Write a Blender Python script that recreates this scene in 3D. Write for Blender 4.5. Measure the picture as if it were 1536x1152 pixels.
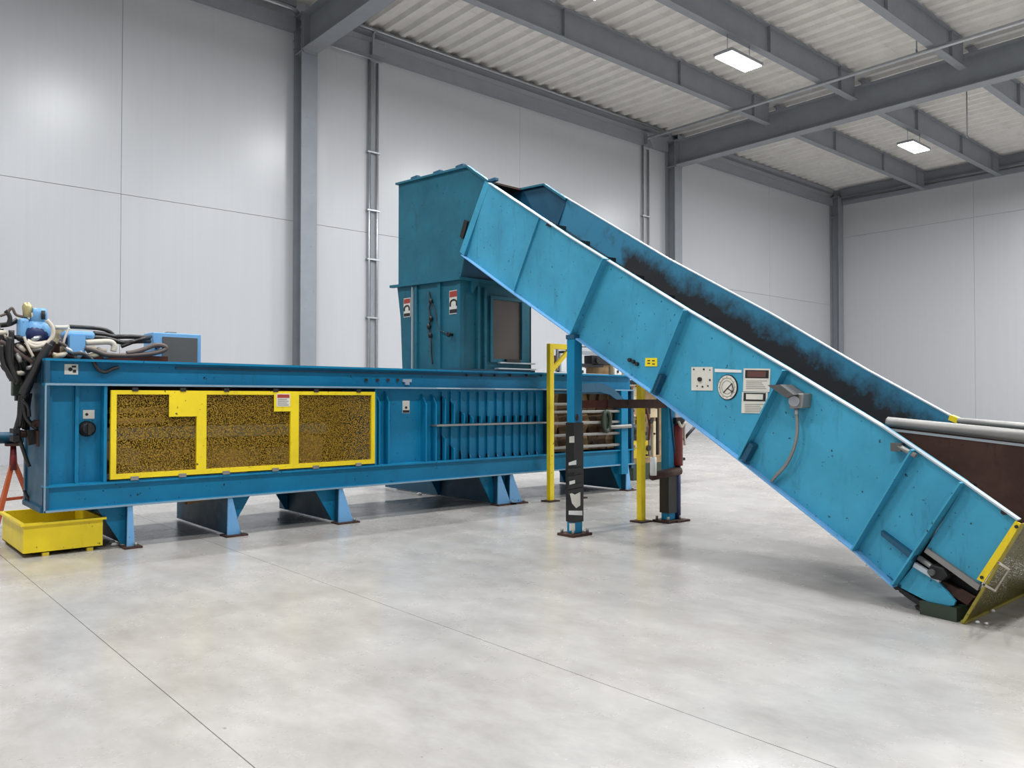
import bpy, bmesh, math, random
from mathutils import Vector, Matrix, Euler
random.seed(4)
S = bpy.context.scene
for o in list(bpy.data.objects): bpy.data.objects.remove(o)
COL = S.collection
# ------------------------------------------------------------------ camera
# world axes: x runs along the baler and the long wall, y runs towards that wall, z up
FPX = 1199.0; YAW = math.radians(41.15); PITCH = math.atan(22 / FPX); EYE = Vector((0, 0, 1.6))
F0 = Vector((math.sin(YAW), math.cos(YAW), 0)); RT = Vector((math.cos(YAW), -math.sin(YAW), 0)); ZV = Vector((0, 0, 1))
FW = F0 * math.cos(PITCH) + ZV * math.sin(PITCH); UP = ZV * math.cos(PITCH) - F0 * math.sin(PITCH)
cd = bpy.data.cameras.new('camera'); cam = bpy.data.objects.new('camera', cd); COL.objects.link(cam)
cd.sensor_width = 36; cd.lens = 36 * FPX / 1536; cd.clip_end = 300
cam.location = EYE; cam.rotation_euler = Euler((math.pi / 2 + PITCH, 0, -YAW))
S.camera = cam
# ------------------------------------------------------------------ world, exposure
w = bpy.data.worlds.new('world'); S.world = w; w.use_nodes = True
w.node_tree.nodes['Background'].inputs[0].default_value = (0.75, 0.8, 0.9, 1)
w.node_tree.nodes['Background'].inputs[1].default_value = 0.3
S.view_settings.view_transform = 'Standard'; S.view_settings.look = 'None'
S.view_settings.gamma = 1; S.view_settings.use_curve_mapping = False
S.view_settings.exposure = 0.28
LAMP_W = 480.0           # watts of each high bay lamp
# ------------------------------------------------------------------ photo pixel -> point on a known plane
def ray(x, y): return FW + RT * ((x - 768) / FPX) - UP * ((y - 576) / FPX)
def on(ax, val, x, y):
    r = ray(x, y); i = 'xyz'.index(ax); return EYE + r * ((val - EYE[i]) / r[i])
CK = .1295; CTH = math.atan(CK); CO = Vector((6.2, 2.2, 0)); CD = Vector((math.sin(CTH), math.cos(CTH), 0)); CN = Vector((math.cos(CTH), -math.sin(CTH), 0))
def cv(x, y, wd=0.0):     # on the conveyor side plane, wd to the far side
    r = ray(x, y); P0 = CO + CN * wd; return EYE + r * ((P0 - EYE).dot(CN) / r.dot(CN))
def cl(s, wd, z): return CO + CD * s + CN * wd + ZV * z
def cs(P): return (P - CO).dot(CD)
# ------------------------------------------------------------------ mesh helpers
class MB:
    def __init__(s): s.v = []; s.f = []; s.sm = []
    def add(s, vs, fs, smooth=False):
        n = len(s.v); s.v += [Vector(p) for p in vs]; s.f += [tuple(n + i for i in f) for f in fs]; s.sm += [smooth] * len(fs); return s
    def hexa(s, b, t):
        return s.add(list(b) + list(t), [(3, 2, 1, 0), (4, 5, 6, 7), (0, 1, 5, 4), (1, 2, 6, 5), (2, 3, 7, 6), (3, 0, 4, 7)])
    def box(s, x0, x1, y0, y1, z0, z1):
        return s.hexa([(x0, y0, z0), (x1, y0, z0), (x1, y1, z0), (x0, y1, z0)], [(x0, y0, z1), (x1, y0, z1), (x1, y1, z1), (x0, y1, z1)])
    def prism(s, poly, off):          # extrude a polygon by a vector
        off = Vector(off); n = len(poly); P = [Vector(p) for p in poly]
        fs = [tuple(range(n)), tuple(range(2 * n - 1, n - 1, -1))] + [(i, n + i, n + (i + 1) % n, (i + 1) % n) for i in range(n)]
        return s.add(P + [p + off for p in P], fs)
    def bar(s, a, b, wd, ht, up=ZV):   # rectangular bar
        a = Vector(a); b = Vector(b); d = (b - a).normalized(); up = Vector(up)
        if abs(d.dot(up)) > .98: up = Vector((1, 0, 0))
        r = d.cross(up).normalized() * (wd / 2); u = r.cross(d).normalized() * (ht / 2)
        return s.hexa([a - r - u, a + r - u, a + r + u, a - r + u], [b - r - u, b + r - u, b + r + u, b - r + u])
    def tube(s, pts, rad, n=8, smooth=True, caps=True):
        P = [Vector(p) for p in pts]; N = len(P); rads = rad if isinstance(rad, (list, tuple)) else [rad] * N
        vs = []; fs = []; prev = None
        for i in range(N):
            d = (P[min(i + 1, N - 1)] - P[max(i - 1, 0)]); d = d.normalized() if d.length > 1e-9 else ZV
            if prev is None:
                a = d.cross(ZV if abs(d.z) < .9 else Vector((1, 0, 0))).normalized()
            else:
                a = prev - d * prev.dot(d); a = a.normalized() if a.length > 1e-6 else d.orthogonal().normalized()
            prev = a; b = d.cross(a)
            for k in range(n):
                t = 2 * math.pi * k / n; vs.append(P[i] + (a * math.cos(t) + b * math.sin(t)) * rads[i])
        for i in range(N - 1):
            for k in range(n):
                fs.append((i * n + k, i * n + (k + 1) % n, (i + 1) * n + (k + 1) % n, (i + 1) * n + k))
        s.add(vs, fs, smooth)
        if caps:
            m = len(s.v) - N * n
            s.f.append(tuple(m + k for k in range(n - 1, -1, -1))); s.sm.append(False)
            s.f.append(tuple(m + (N - 1) * n + k for k in range(n))); s.sm.append(False)
        return s
    def sphere(s, c, rx, ry=None, rz=None, n=12, m=8):
        ry = ry or rx; rz = rz or rx; c = Vector(c); vs = []; fs = []
        for i in range(m + 1):
            t = math.pi * i / m
            for k in range(n):
                p = 2 * math.pi * k / n; vs.append(c + Vector((rx * math.sin(t) * math.cos(p), ry * math.sin(t) * math.sin(p), rz * math.cos(t))))
        for i in range(m):
            for k in range(n): fs.append((i * n + k, i * n + (k + 1) % n, (i + 1) * n + (k + 1) % n, (i + 1) * n + k))
        return s.add(vs, fs, True)
    def build(s, name, mat, parent=None, root=None, bevel=0):
        off = Vector((0, 0, 0)); p = parent
        while p is not None: off += p.location; p = p.parent
        me = bpy.data.meshes.new(name); me.from_pydata([v - off for v in s.v], [], s.f)
        me.polygons.foreach_set('use_smooth', s.sm)
        bm = bmesh.new(); bm.from_mesh(me); bmesh.ops.remove_doubles(bm, verts=bm.verts, dist=1e-5); bmesh.ops.recalc_face_normals(bm, faces=bm.faces); bm.to_mesh(me); bm.free()
        me.materials.append(M[mat]); o = bpy.data.objects.new(name, me); COL.objects.link(o)
        if parent is not None: o.parent = parent
        if bevel:
            b = o.modifiers.new('bevel', 'BEVEL'); b.width = bevel; b.segments = 2; b.limit_method = 'ANGLE'; b.harden_normals = False
        return o
def spline(pts, k=8):
    P = [Vector(p) for p in pts]; out = []
    for i in range(len(P) - 1):
        p0 = P[max(i - 1, 0)]; p1 = P[i]; p2 = P[i + 1]; p3 = P[min(i + 2, len(P) - 1)]
        for j in range(k):
            t = j / k; out.append(.5 * ((2 * p1) + (p2 - p0) * t + (2 * p0 - 5 * p1 + 4 * p2 - p3) * t * t + (3 * p1 - p0 - 3 * p2 + p3) * t ** 3))
    return out + [P[-1]]
def tag(o, label=None, cat=None, group=None, kind=None):
    if label: o['label'] = label
    if cat: o['category'] = cat
    if group: o['group'] = group
    if kind: o['kind'] = kind
    return o
def thing(name, loc, label, cat, group=None):
    o = bpy.data.objects.new(name, None); COL.objects.link(o); o.location = loc; o.empty_display_size = .2
    return tag(o, label, cat, group)
def copy_tree(o, parent=None):
    c = o.copy(); COL.objects.link(c); c.parent = parent
    for ch in list(o.children): copy_tree(ch, c)
    return c
# ------------------------------------------------------------------ materials
M = {}
def lin(c): return tuple(((v / 255) / 12.92 if v / 255 <= .04045 else ((v / 255 + .055) / 1.055) ** 2.4) for v in c) + (1,)
def nodes(name):
    m = bpy.data.materials.new(name); m.use_nodes = True; nt = m.node_tree; b = nt.nodes['Principled BSDF']; M[name] = m
    return m, nt, b
def N(nt, t, **kw):
    n = nt.nodes.new(t)
    for k, v in kw.items():
        if k in n.inputs: n.inputs[k].default_value = v
        else: setattr(n, k, v)
    return n
def ramp(nt, src, p0, p1, c0=(0, 0, 0, 1), c1=(1, 1, 1, 1)):
    r = nt.nodes.new('ShaderNodeValToRGB'); e = r.color_ramp.elements
    e[0].position = p0; e[0].color = c0; e[1].position = p1; e[1].color = c1
    nt.links.new(src, r.inputs[0]); return r.outputs[0]
def mixc(nt, fac, a, b):
    m = nt.nodes.new('ShaderNodeMix'); m.data_type = 'RGBA'
    for s, v in ((0, fac), (6, a), (7, b)):
        if hasattr(v, 'links') or hasattr(v, 'is_linked'): nt.links.new(v, m.inputs[s])
        else: m.inputs[s].default_value = v
    return m.outputs[2]
def coords(nt, scale=(1, 1, 1)):
    t = nt.nodes.new('ShaderNodeTexCoord'); mp = nt.nodes.new('ShaderNodeMapping'); mp.inputs['Scale'].default_value = scale
    nt.links.new(t.outputs['Object'], mp.inputs[0]); return mp.outputs[0]
def noise(nt, sc, det=4, rough=.6, co=None):
    n = N(nt, 'ShaderNodeTexNoise', Scale=sc, Detail=det, Roughness=rough)
    if co is not None: nt.links.new(co, n.inputs['Vector'])
    return n.outputs['Fac']
def paint(name, c, rough=.45, var=.12, dirt=(30, 28, 26), amount=.5, spec=.5, metal=0.0, bump=.0, streak=True, dscale=22.0):
    m, nt, b = nodes(name); c = lin(c); co = coords(nt)
    c2 = tuple(v * (1 - var * 2.2) for v in c[:3]) + (1,)
    base = mixc(nt, ramp(nt, noise(nt, 1.7, 5, .6, co), .35, .7), c, c2)
    if amount > 0:
        sp = ramp(nt, noise(nt, dscale, 4, .6, co), .68 - .03 * amount, .73 - .03 * amount)
        col = mixc(nt, sp, base, lin(dirt))
        if streak:
            st = ramp(nt, noise(nt, 3.0, 6, .75, coords(nt, (2.6, 2.6, .5))), .56, .85)
            mm = nt.nodes.new('ShaderNodeMath'); mm.operation = 'MULTIPLY'; nt.links.new(st, mm.inputs[0]); mm.inputs[1].default_value = amount
            col = mixc(nt, mm.outputs[0], col, lin(dirt))
    else: col = base
    nt.links.new(col, b.inputs['Base Color']); b.inputs['Metallic'].default_value = metal
    rr = ramp(nt, noise(nt, 6, 3, .6, co), .2, .8, (rough * .85,) * 3 + (1,), (min(1, rough * 1.2),) * 3 + (1,))
    nt.links.new(rr, b.inputs['Roughness']); b.inputs['Specular IOR Level'].default_value = spec
    if bump:
        bp = N(nt, 'ShaderNodeBump', Strength=bump, Distance=.02); nt.links.new(noise(nt, 8, 4, .6, co), bp.inputs['Height']); nt.links.new(bp.outputs[0], b.inputs['Normal'])
    return m
def plain(name, c, rough=.5, metal=0, spec=.5):
    m, nt, b = nodes(name); c = lin(c); co = coords(nt)
    n = ramp(nt, noise(nt, 5, 4, .6, co), .3, .7, tuple(v * .86 for v in c[:3]) + (1,), c)
    nt.links.new(n, b.inputs['Base Color']); b.inputs['Roughness'].default_value = rough; b.inputs['Metallic'].default_value = metal; b.inputs['Specular IOR Level'].default_value = spec
    return m
paint('blue', (14, 124, 166), .42, .10, (16, 36, 48), .45, .3)
paint('blue_hopper', (32, 102, 122), .5, .13, (30, 42, 46), .8, .3)
paint('blue_conveyor', (66, 158, 190), .5, .10, (34, 52, 60), .65, .3)
paint('blue_light', (112, 168, 214), .4, .06, (40, 50, 60), .3)
paint('blue_dark', (22, 80, 108), .5, .15, (20, 26, 30), .8)  # darker copy of the frame blue; shade on the end plate is painted in
paint('yellow', (240, 212, 26), .42, .08, (90, 76, 20), .45)
paint('yellow_old', (214, 184, 40), .5, .12, (80, 64, 24), .7)
paint('yellow_grimy', (150, 136, 44), .55, .15, (60, 54, 24), .9)
paint('orange', (214, 104, 60), .5, .1, (70, 40, 30), .4)
paint('red', (120, 34, 32), .45, .15, (30, 18, 18), .6)
paint('navy', (28, 44, 92), .4, .15, (14, 16, 24), .5)
paint('steel_grey', (136, 141, 147), .5, .05, (70, 70, 72), .1)
paint('rust', (76, 54, 46), .75, .3, (22, 18, 18), 1.0, .3, bump=.3, dscale=9)
paint('rust_red', (96, 48, 36), .7, .25, (24, 18, 16), 1.0, .3, bump=.2)
paint('cream', (200, 184, 150), .55, .15, (70, 54, 40), .9)
paint('tan', (168, 140, 104), .8, .25, (64, 48, 36), 1.0, .2, bump=.4, dscale=12)
paint('bale', (120, 98, 78), .85, .3, (40, 32, 28), 1.2, .2, bump=.6, dscale=10)
paint('cardboard', (182, 140, 92), .85, .2, (80, 56, 34), .7, .2, bump=.4)
plain('galv', (176, 180, 184), .35, .75)
plain('steel_worn', (150, 148, 144), .5, .6)
plain('rubber', (24, 24, 26), .45)
plain('hose', (34, 32, 32), .4)
plain('hose_brown', (92, 78, 72), .5)
plain('hose_cream', (206, 196, 180), .5)
plain('black', (14, 14, 16), .6)
plain('green_dark', (44, 58, 44), .5)
plain('brass', (190, 178, 130), .35, .6)
plain('white', (232, 232, 228), .5)
plain('paper', (222, 218, 206), .7)
plain('sign_red', (170, 60, 48), .5)
plain('sign_brown', (98, 62, 56), .5)
plain('sign_yellow', (248, 222, 40), .5)
plain('ink', (30, 30, 32), .6)
plain('ink_soft', (150, 146, 138), .7)
plain('dark_panel', (84, 84, 84), .5)
plain('lip', (186, 196, 202), .4, .2)  # pale edge metal; the brightness of the conveyor's lit edge is put into it
plain('worn_edge', (132, 160, 178), .45, .2)
plain('joint', (110, 108, 106), .9)
plain('foam', (236, 236, 234), .8)
# grimy inner wall of the conveyor trough: blue at the rim, caked black towards the belt
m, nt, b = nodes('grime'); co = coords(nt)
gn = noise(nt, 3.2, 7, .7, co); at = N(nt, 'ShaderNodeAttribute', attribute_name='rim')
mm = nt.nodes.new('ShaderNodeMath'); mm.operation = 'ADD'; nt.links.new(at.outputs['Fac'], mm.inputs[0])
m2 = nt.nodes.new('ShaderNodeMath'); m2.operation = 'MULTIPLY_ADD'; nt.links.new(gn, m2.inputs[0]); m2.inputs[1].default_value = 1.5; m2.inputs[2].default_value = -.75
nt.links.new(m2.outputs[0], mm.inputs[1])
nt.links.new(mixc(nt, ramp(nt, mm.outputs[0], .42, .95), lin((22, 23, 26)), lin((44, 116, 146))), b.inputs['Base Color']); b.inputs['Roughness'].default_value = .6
# polished concrete
m, nt, b = nodes('concrete'); co = coords(nt)
big = ramp(nt, noise(nt, .42, 8, .62, co), .30, .72, lin((146, 142, 137)), lin((182, 178, 173)))
fine = ramp(nt, noise(nt, 2.6, 9, .7, coords(nt, (1, .55, 1))), .36, .66, lin((150, 145, 140)), lin((190, 186, 181)))
c1 = mixc(nt, .5, big, fine)
spk = ramp(nt, noise(nt, 26, 2, .5, co), .73, .78)
nt.links.new(mixc(nt, spk, c1, lin((130, 126, 120))), b.inputs['Base Color'])
nt.links.new(ramp(nt, noise(nt, 1.1, 7, .65, co), .3, .75, (.17,) * 3 + (1,), (.36,) * 3 + (1,)), b.inputs['Roughness'])
b.inputs['Specular IOR Level'].default_value = .5
# coated wall panel with faint vertical brush marks
m, nt, b = nodes('wall'); co = coords(nt, (6, 6, .12))
nt.links.new(ramp(nt, noise(nt, 2.0, 5, .6, co), .3, .7, lin((181, 183, 186)), lin((184, 186, 189))), b.inputs['Base Color'])
b.inputs['Roughness'].default_value = .29
bp = N(nt, 'ShaderNodeBump', Strength=.025, Distance=.02); nt.links.new(noise(nt, 3.0, 4, .6, co), bp.inputs['Height']); nt.links.new(bp.outputs[0], b.inputs['Normal'])
paint('deck', (224, 222, 218), .55, .06, (150, 146, 140), .25, streak=False)
# perforated yellow guard sheet
def mesh_mat(name, c, openf, scale):
    m, nt, b = nodes(name); b.inputs['Base Color'].default_value = lin(c); b.inputs['Roughness'].default_value = .5
    v = N(nt, 'ShaderNodeTexVoronoi', Scale=scale); nt.links.new(coords(nt), v.inputs['Vector'])
    a = ramp(nt, v.outputs['Distance'], openf - .02, openf + .02); nt.links.new(a, b.inputs['Alpha'])
mesh_mat('guard_mesh', (154, 120, 20), .60, 90)
mesh_mat('tail_mesh', (96, 88, 26), .40, 90)
# brownish, partly see-through window pane
m, nt, b = nodes('pane'); b.inputs['Base Color'].default_value = lin((96, 88, 80)); b.inputs['Roughness'].default_value = .18; b.inputs['Alpha'].default_value = .72
m, nt, b = nodes('lamp_lens'); b.inputs['Base Color'].default_value = (.9, .9, .9, 1); b.inputs['Emission Color'].default_value = (.93, .96, 1, 1); b.inputs['Emission Strength'].default_value = 9.0
# ------------------------------------------------------------------ the hall
VW = 22.6; UWR = 44.7; U0 = -9.0; V0 = -8.0; ZD = 13.65; HZ = 14.0
fl = MB().box(U0 - .3, UWR + .3, V0 - .3, VW + .3, -.30, -.03).build('floor', 'joint'); tag(fl, kind='structure')
ue = [U0, -4.2, 1.46, 3.36, 9.0, 14.7, 20.4, 26.1, 31.8, 37.5, UWR]
for i in range(len(ue) - 1):
    MB().box(ue[i] + (.0025 if i else 0), ue[i + 1] - .0025, V0, VW, -.03, 0).build('slab', 'concrete', fl)
def wall(name, plane, edges, zs, axis, sgn):
    a, bb = (U0 - .3, UWR + .3) if axis == 'y' else (V0 - .3, VW + .3)
    t = (plane + sgn * .02, plane + sgn * .3); t = (min(t), max(t))
    core = MB(); core.box(a, bb, t[0], t[1], 0, HZ) if axis == 'y' else core.box(t[0], t[1], a, bb, 0, HZ)
    o = tag(core.build(name, 'joint'), kind='structure')
    p = (min(plane, plane + sgn * .02), max(plane, plane + sgn * .02))
    for i in range(len(edges) - 1):
        for j in range(len(zs) - 1):
            m_ = MB(); e0, e1 = edges[i] + .005, edges[i + 1] - .005; z0, z1 = zs[j] + (.006 if j else 0), zs[j + 1] - .006
            m_.box(e0, e1, p[0], p[1], z0, z1) if axis == 'y' else m_.box(p[0], p[1], e0, e1, z0, z1)
            m_.build('panel', 'wall', o)
    return o
wall('wall_left', VW, [U0, -3, 6.05, 11.3, 20.15, 29.3, 37.7, UWR], [0, 7.0, HZ], 'y', 1)
wall('wall_right', UWR, [V0, .5, 8.2, 15.17, VW], [0, 10.9, HZ], 'x', 1)
wall('wall_front', V0, [U0, 2, 11.3, 20.2, 29.3, 37.7, UWR], [0, 7.0, HZ], 'y', -1)
wall('wall_back', U0, [V0, -3, 5.5, 14, VW], [0, 7.0, HZ], 'x', -1)
# corrugated roof deck, ribs running towards the long wall
dk = MB(); pitch = .62; prof = [(0, 0), (.16, 0), (.24, .13), (.54, .13)]; xs = []; u = U0
while u < UWR:
    for du, dz in prof: xs.append((min(u + du, UWR), ZD + dz))
    u += pitch
vs = [(x, V0, z) for x, z in xs] + [(x, VW, z) for x, z in xs] + [(x, V0, z + .012) for x, z in xs] + [(x, VW, z + .012) for x, z in xs]; n_ = len(xs)
dk.add(vs, [(i, i + 1, n_ + i + 1, n_ + i) for i in range(n_ - 1)] + [(2 * n_ + i, 3 * n_ + i, 3 * n_ + i + 1, 2 * n_ + i + 1) for i in range(n_ - 1)])
ce = tag(dk.build('ceiling', 'deck'), kind='structure')
MB().box(U0 - .3, UWR + .3, V0 - .3, VW + .3, HZ, HZ + .2).build('roof_board', 'joint', ce)
lap = MB()
for vv in (19.4, 15.6, 12.0): lap.box(U0, UWR, vv, vv + .012, ZD - .006, ZD + .004)
lap.build('lap_seam', 'deck', ce)
# columns: H sections with flanges parallel to the long wall
def column(u, v, lab, ztop=13.2, sz=.52):
    r = thing('steel_column', (u, v, 0), lab, 'column', 'wall columns'); h = sz / 2
    s_ = MB(); s_.box(u - h, u + h, v - h, v - h + .035, 0, ztop).box(u - h, u + h, v + h - .035, v + h, 0, ztop).box(u - .02, u + .02, v - h + .035, v + h - .035, 0, ztop)
    s_.build('shaft', 'steel_grey', r)
    MB().box(u - h - .05, u + h + .05, v - h - .05, v + h, 0, .03).build('base_plate', 'steel_grey', r)
    p = MB(); p.box(u - h - .02, u + h + .02, v - h - .02, v + h, ztop - .03, ztop + .02).box(u - h + .03, u - .05, v - h + .04, v + h - .04, ztop - 1.15, ztop - 1.1)
    p.build('cap_plate', 'steel_grey', r)
    for k in range(4):
        for q in (-1, 1): MB().box(u - h - .03, u - h, v - h - .0 + (0 if q < 0 else sz - .035), v - h + .035 + (0 if q < 0 else sz - .035), ztop - 1.0 + k * .26, ztop - .95 + k * .26).build('bolt', 'steel_grey', r)
UC1 = 11.16; UC2 = 29.23
column(UC1, VW - .29, 'grey steel wall column at the end of the roof beam behind the baler')
column(UC2, VW - .29, 'grey steel wall column beside the far conduits, holding the long roof beam')
column(UWR - .3, VW - .28, 'grey steel column in the far corner of the hall')
def ibeam(name, a, b, ht, wd, lab, cat, grp, tf=.03, zt=0.0):
    a = Vector(a); b = Vector(b); r = thing(name, (a + b) / 2, lab, cat, grp)
    s_ = MB(); s_.bar(a + ZV * (ht - tf / 2), b + ZV * (ht - tf / 2), wd, tf).bar(a + ZV * tf / 2, b + ZV * tf / 2, wd, tf)
    s_.build('flange', 'steel_grey', r); MB().bar(a + ZV * ht / 2, b + ZV * ht / 2, .025, ht - 2 * tf).build('web', 'steel_grey', r)
    return r
for u, lab in ((UC1, 'deep grey roof beam meeting the wall column behind the baler'), (UC2, 'long deep grey roof beam crossing above the conveyor')):
    r = ibeam('roof_beam', (u, V0 + .05, 12.08), (u, VW - .56, 12.08), 1.1, .52, lab, 'beam', 'deep roof beams')
    MB().box(u - .22, u + .22, VW - .60, VW - .56, 12.0, 13.2).build('end_plate', 'steel_grey', r)
ibeam('roof_beam', (UWR - .3, V0 + .05, 13.1), (UWR - .3, VW - .56, 13.1), .52, .4, 'shallow grey roof beam along the far end wall', 'beam', 'deep roof beams')
# purlins, cut at the roof beams
bays = [(U0 + .05, UC1 - .275), (UC1 + .275, UC2 - .275), (UC2 + .275, UWR - .59)]
PV = [17.35, 13.82, 10.1, 6.45, 2.8, -.85, -4.5]
for k, v in enumerate(PV):
    for bi, (ua, ub) in enumerate(bays):
        where = ('over the near bay', 'between the two deep roof beams', 'in the bay by the far end wall')[bi]
        pos = ('nearest the long wall', 'holding the lamps', 'third from the long wall')[k] if k < 3 else 'towards the open side'
        r = ibeam('purlin', (ua, v, 12.66), (ub, v, 12.66), .94, .26, 'grey steel purlin %s, %s' % (where, pos), 'purlin', 'roof purlins')
        if bi and k < 4:
            for f_ in (.33, .66, .93): uu = ua + (ub - ua) * f_; MB().box(uu - .012, uu + .012, v - .12, v + .12, 12.69, 13.57).build('stiffener', 'steel_grey', r)
# girts and eave angles on the two visible walls
def girt(x0, x1, y0, y1, z0, z1, lab, name='wall_girt'):
    t = .03; m_ = MB()
    m_.box(x0, x1, y0, y1, z0, z0 + t).box(x0, x1, y0, y1, z1 - t, z1)
    (m_.box(x0, x1, y0, y0 + t, z0 + t, z1 - t) if x1 - x0 > y1 - y0 else m_.box(x0, x0 + t, y0, y1, z0 + t, z1 - t))
    tag(m_.build(name, 'steel_grey'), lab, 'beam', 'wall girts')
gl = [(U0 + .1, UC1 - .3, 'over the near bay'), (UC1 + .3, UC2 - .3, 'behind the hopper'), (UC2 + .3, UWR - .6, 'in the far bay')]
for a_, b_, t_ in gl:
    girt(a_, b_, VW - .22, VW - .005, 12.74, 13.14, 'grey channel girt along the long wall ' + t_)
    girt(a_, b_, VW - .3, VW - .005, 13.44, 13.63, 'narrow grey eave channel under the roof deck ' + t_, 'eave_channel')
girt(UWR - .2, UWR - .005, V0 + .1, VW - .6, 12.76, 12.98, 'thin grey girt below the roof beam on the far end wall')
# conduits
def conduit(paths, rad, lab, clips=(), box=None):
    c0 = Vector(paths[0][0]); r = thing('conduit', c0, lab, 'conduit', 'galvanised conduits')
    for p in paths: MB().tube(p, rad, 8).build('pipe', 'galv', r)
    for c in clips: MB().box(*c).build('clip', 'galv', r)
    if box: MB().box(*box).build('junction_box', 'steel_grey', r)
def vconduit(px0, px1, z1, lab, tray):
    a = on('y', VW - .1, px0, 300).x; b_ = on('y', VW - .1, px1, 300).x
    cl_ = [(a - .08, b_ + .08, VW - .14, VW - .004, z, z + .05) for z in (2.0, 4.2, 6.1, 7.7, 9.6)]
    conduit([[(a, VW - .08, 0.0), (a, VW - .08, z1)], [(b_, VW - .08, 0.0), (b_, VW - .08, z1 - .1)]], .045, lab, cl_, (a - .06, b_ + .08, VW - .38, VW - .225, z1 + .02, z1 + .45))
    if tray:
        MB().box((a + b_) / 2 - .06, (a + b_) / 2 + .05, VW - .03, VW - .004, 0, z1 - .06).build('backing_strip', 'steel_grey', [o for o in bpy.data.objects if o.get('label') == lab][0])
vconduit(554, 566, 12.70, 'pair of thin galvanised conduits rising up the wall behind the hopper', True)
vconduit(965, 973, 12.70, 'pair of thin galvanised conduits rising beside the second wall column', False)
ua = on('y', VW - .1, 554, 300).x
conduit([spline([(ua, VW - .3, 13.16), (ua, VW - .34, 13.40), (ua + .1, VW - .36, 13.50), (ua + .5, VW - .36, 13.52), (UC2 - .6, VW - .36, 13.52)], 4)], .04, 'thin galvanised conduit running under the roof deck along the long wall')
conduit([[(27.35, VW - .5, 12.57), (26.3, VW - 1.2, 12.56), (26.3, V0 + .2, 12.54)]], .07, 'galvanised pipe slung below the purlins alongside the long roof beam')
conduit([[(U0 + .2, VW - .42, 13.28), (UC1 - .55, VW - .42, 13.28), (UC1 - .32, VW - .40, 13.2)]], .07, 'galvanised pipe along the wall top left of the first column')
conduit([[(UC1 + .2, VW - .36, 12.55), (ua + .3, VW - .36, 12.55)]], .03, 'short thin conduit beneath the girt near the junction box')
conduit([[(UWR - .53, VW - .7, 13.02), (UWR - .53, V0 + .2, 13.02)]], .035, 'thin conduit under the roof beam on the far end wall')
for (px, y0, y1, lab) in ((1450, 135, 195, 'long thin hanger rod with a hook end below the roof deck'), (1375, 62, 82, 'short hanger rod holding the slung pipe')):
    P = on('z', 13.5, px, y0) if px == 1450 else Vector((26.3, on('x', 26.3, px, 85).y, 13.6))
    zb = P.z - (1.75 if px == 1450 else .90); r = thing('hanger_rod', P, lab, 'rod')
    MB().tube([P + ZV * .12, (P.x, P.y, zb)], .022, 6).build('rod', 'steel_grey', r)
    MB().tube([(P.x + .05 * math.cos(t), P.y, zb - .05 + .05 * math.sin(t)) for t in [k * math.pi / 5 for k in range(11)]], .016, 6, caps=False).build('hook', 'steel_grey', r)
# high bay lamps, in rows under the purlins
def lamp(u, v, z=12.0, lab=''):
    r = thing('high_bay_light', (u, v, z), lab, 'ceiling light', 'high bay lights')
    MB().box(u - .86, u + .86, v - .33, v + .33, z, z + .10).build('housing', 'galv', r, bevel=.02)
    MB().box(u - .80, u + .80, v - .30, v + .30, z - .03, z).build('lens', 'lamp_lens', r)
    for k in (-1, 1): MB().tube([(u + k * .6, v, z + .1), (u + k * .6, v, 12.655)], .012, 5).build('hanger_wire', 'galv', r)
    ld = bpy.data.lights.new('high_bay_lamp', 'AREA'); ld.shape = 'RECTANGLE'; ld.size = 1.6; ld.size_y = .6; ld.energy = LAMP_W; ld.color = (.965, .98, 1.0)
    lo = bpy.data.objects.new('lamp_source', ld); COL.objects.link(lo); lo.parent = r; lo.location = (0, 0, -.06)
for u in (-2.2, 6.2, 14.4, 21.36, 27.8, 34.15, 40.5):  # unseen far and leftmost lamps are added to brighten walls and conveyor side
    for v in (13.82, 6.45, -.85):
        if v == 13.82 and u in (27.8, 40.5): continue
        la = 'unseen rectangular white high bay light hanging from a purlin on the camera side of the hall'
        if v == 13.82 and u == 21.36: la = 'lit rectangular high bay light between the two deep roof beams'
        if v == 13.82 and u == 34.15: la = 'lit rectangular high bay light in the bay by the far end wall'
        lamp(u, v, lab=la)
# ------------------------------------------------------------------ baler
VF = 9.15; UL = 1.757; UE = 10.85; VB = 10.85
bal = thing('horizontal_baler', (6.3, 10.0, 0), 'long blue horizontal baler with yellow mesh guard doors standing on the floor', 'baler')
def bpart(name, m_, mat='blue', parent=bal, label=None, bevel=0):
    o = m_.build(name, mat, parent, bevel=bevel)
    if label: o['label'] = label
    return o
def ux(px, py=640, v=VF): return on('y', v, px, py).x
def zx(px, py, v=VF): return on('y', v, px, py).z
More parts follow.
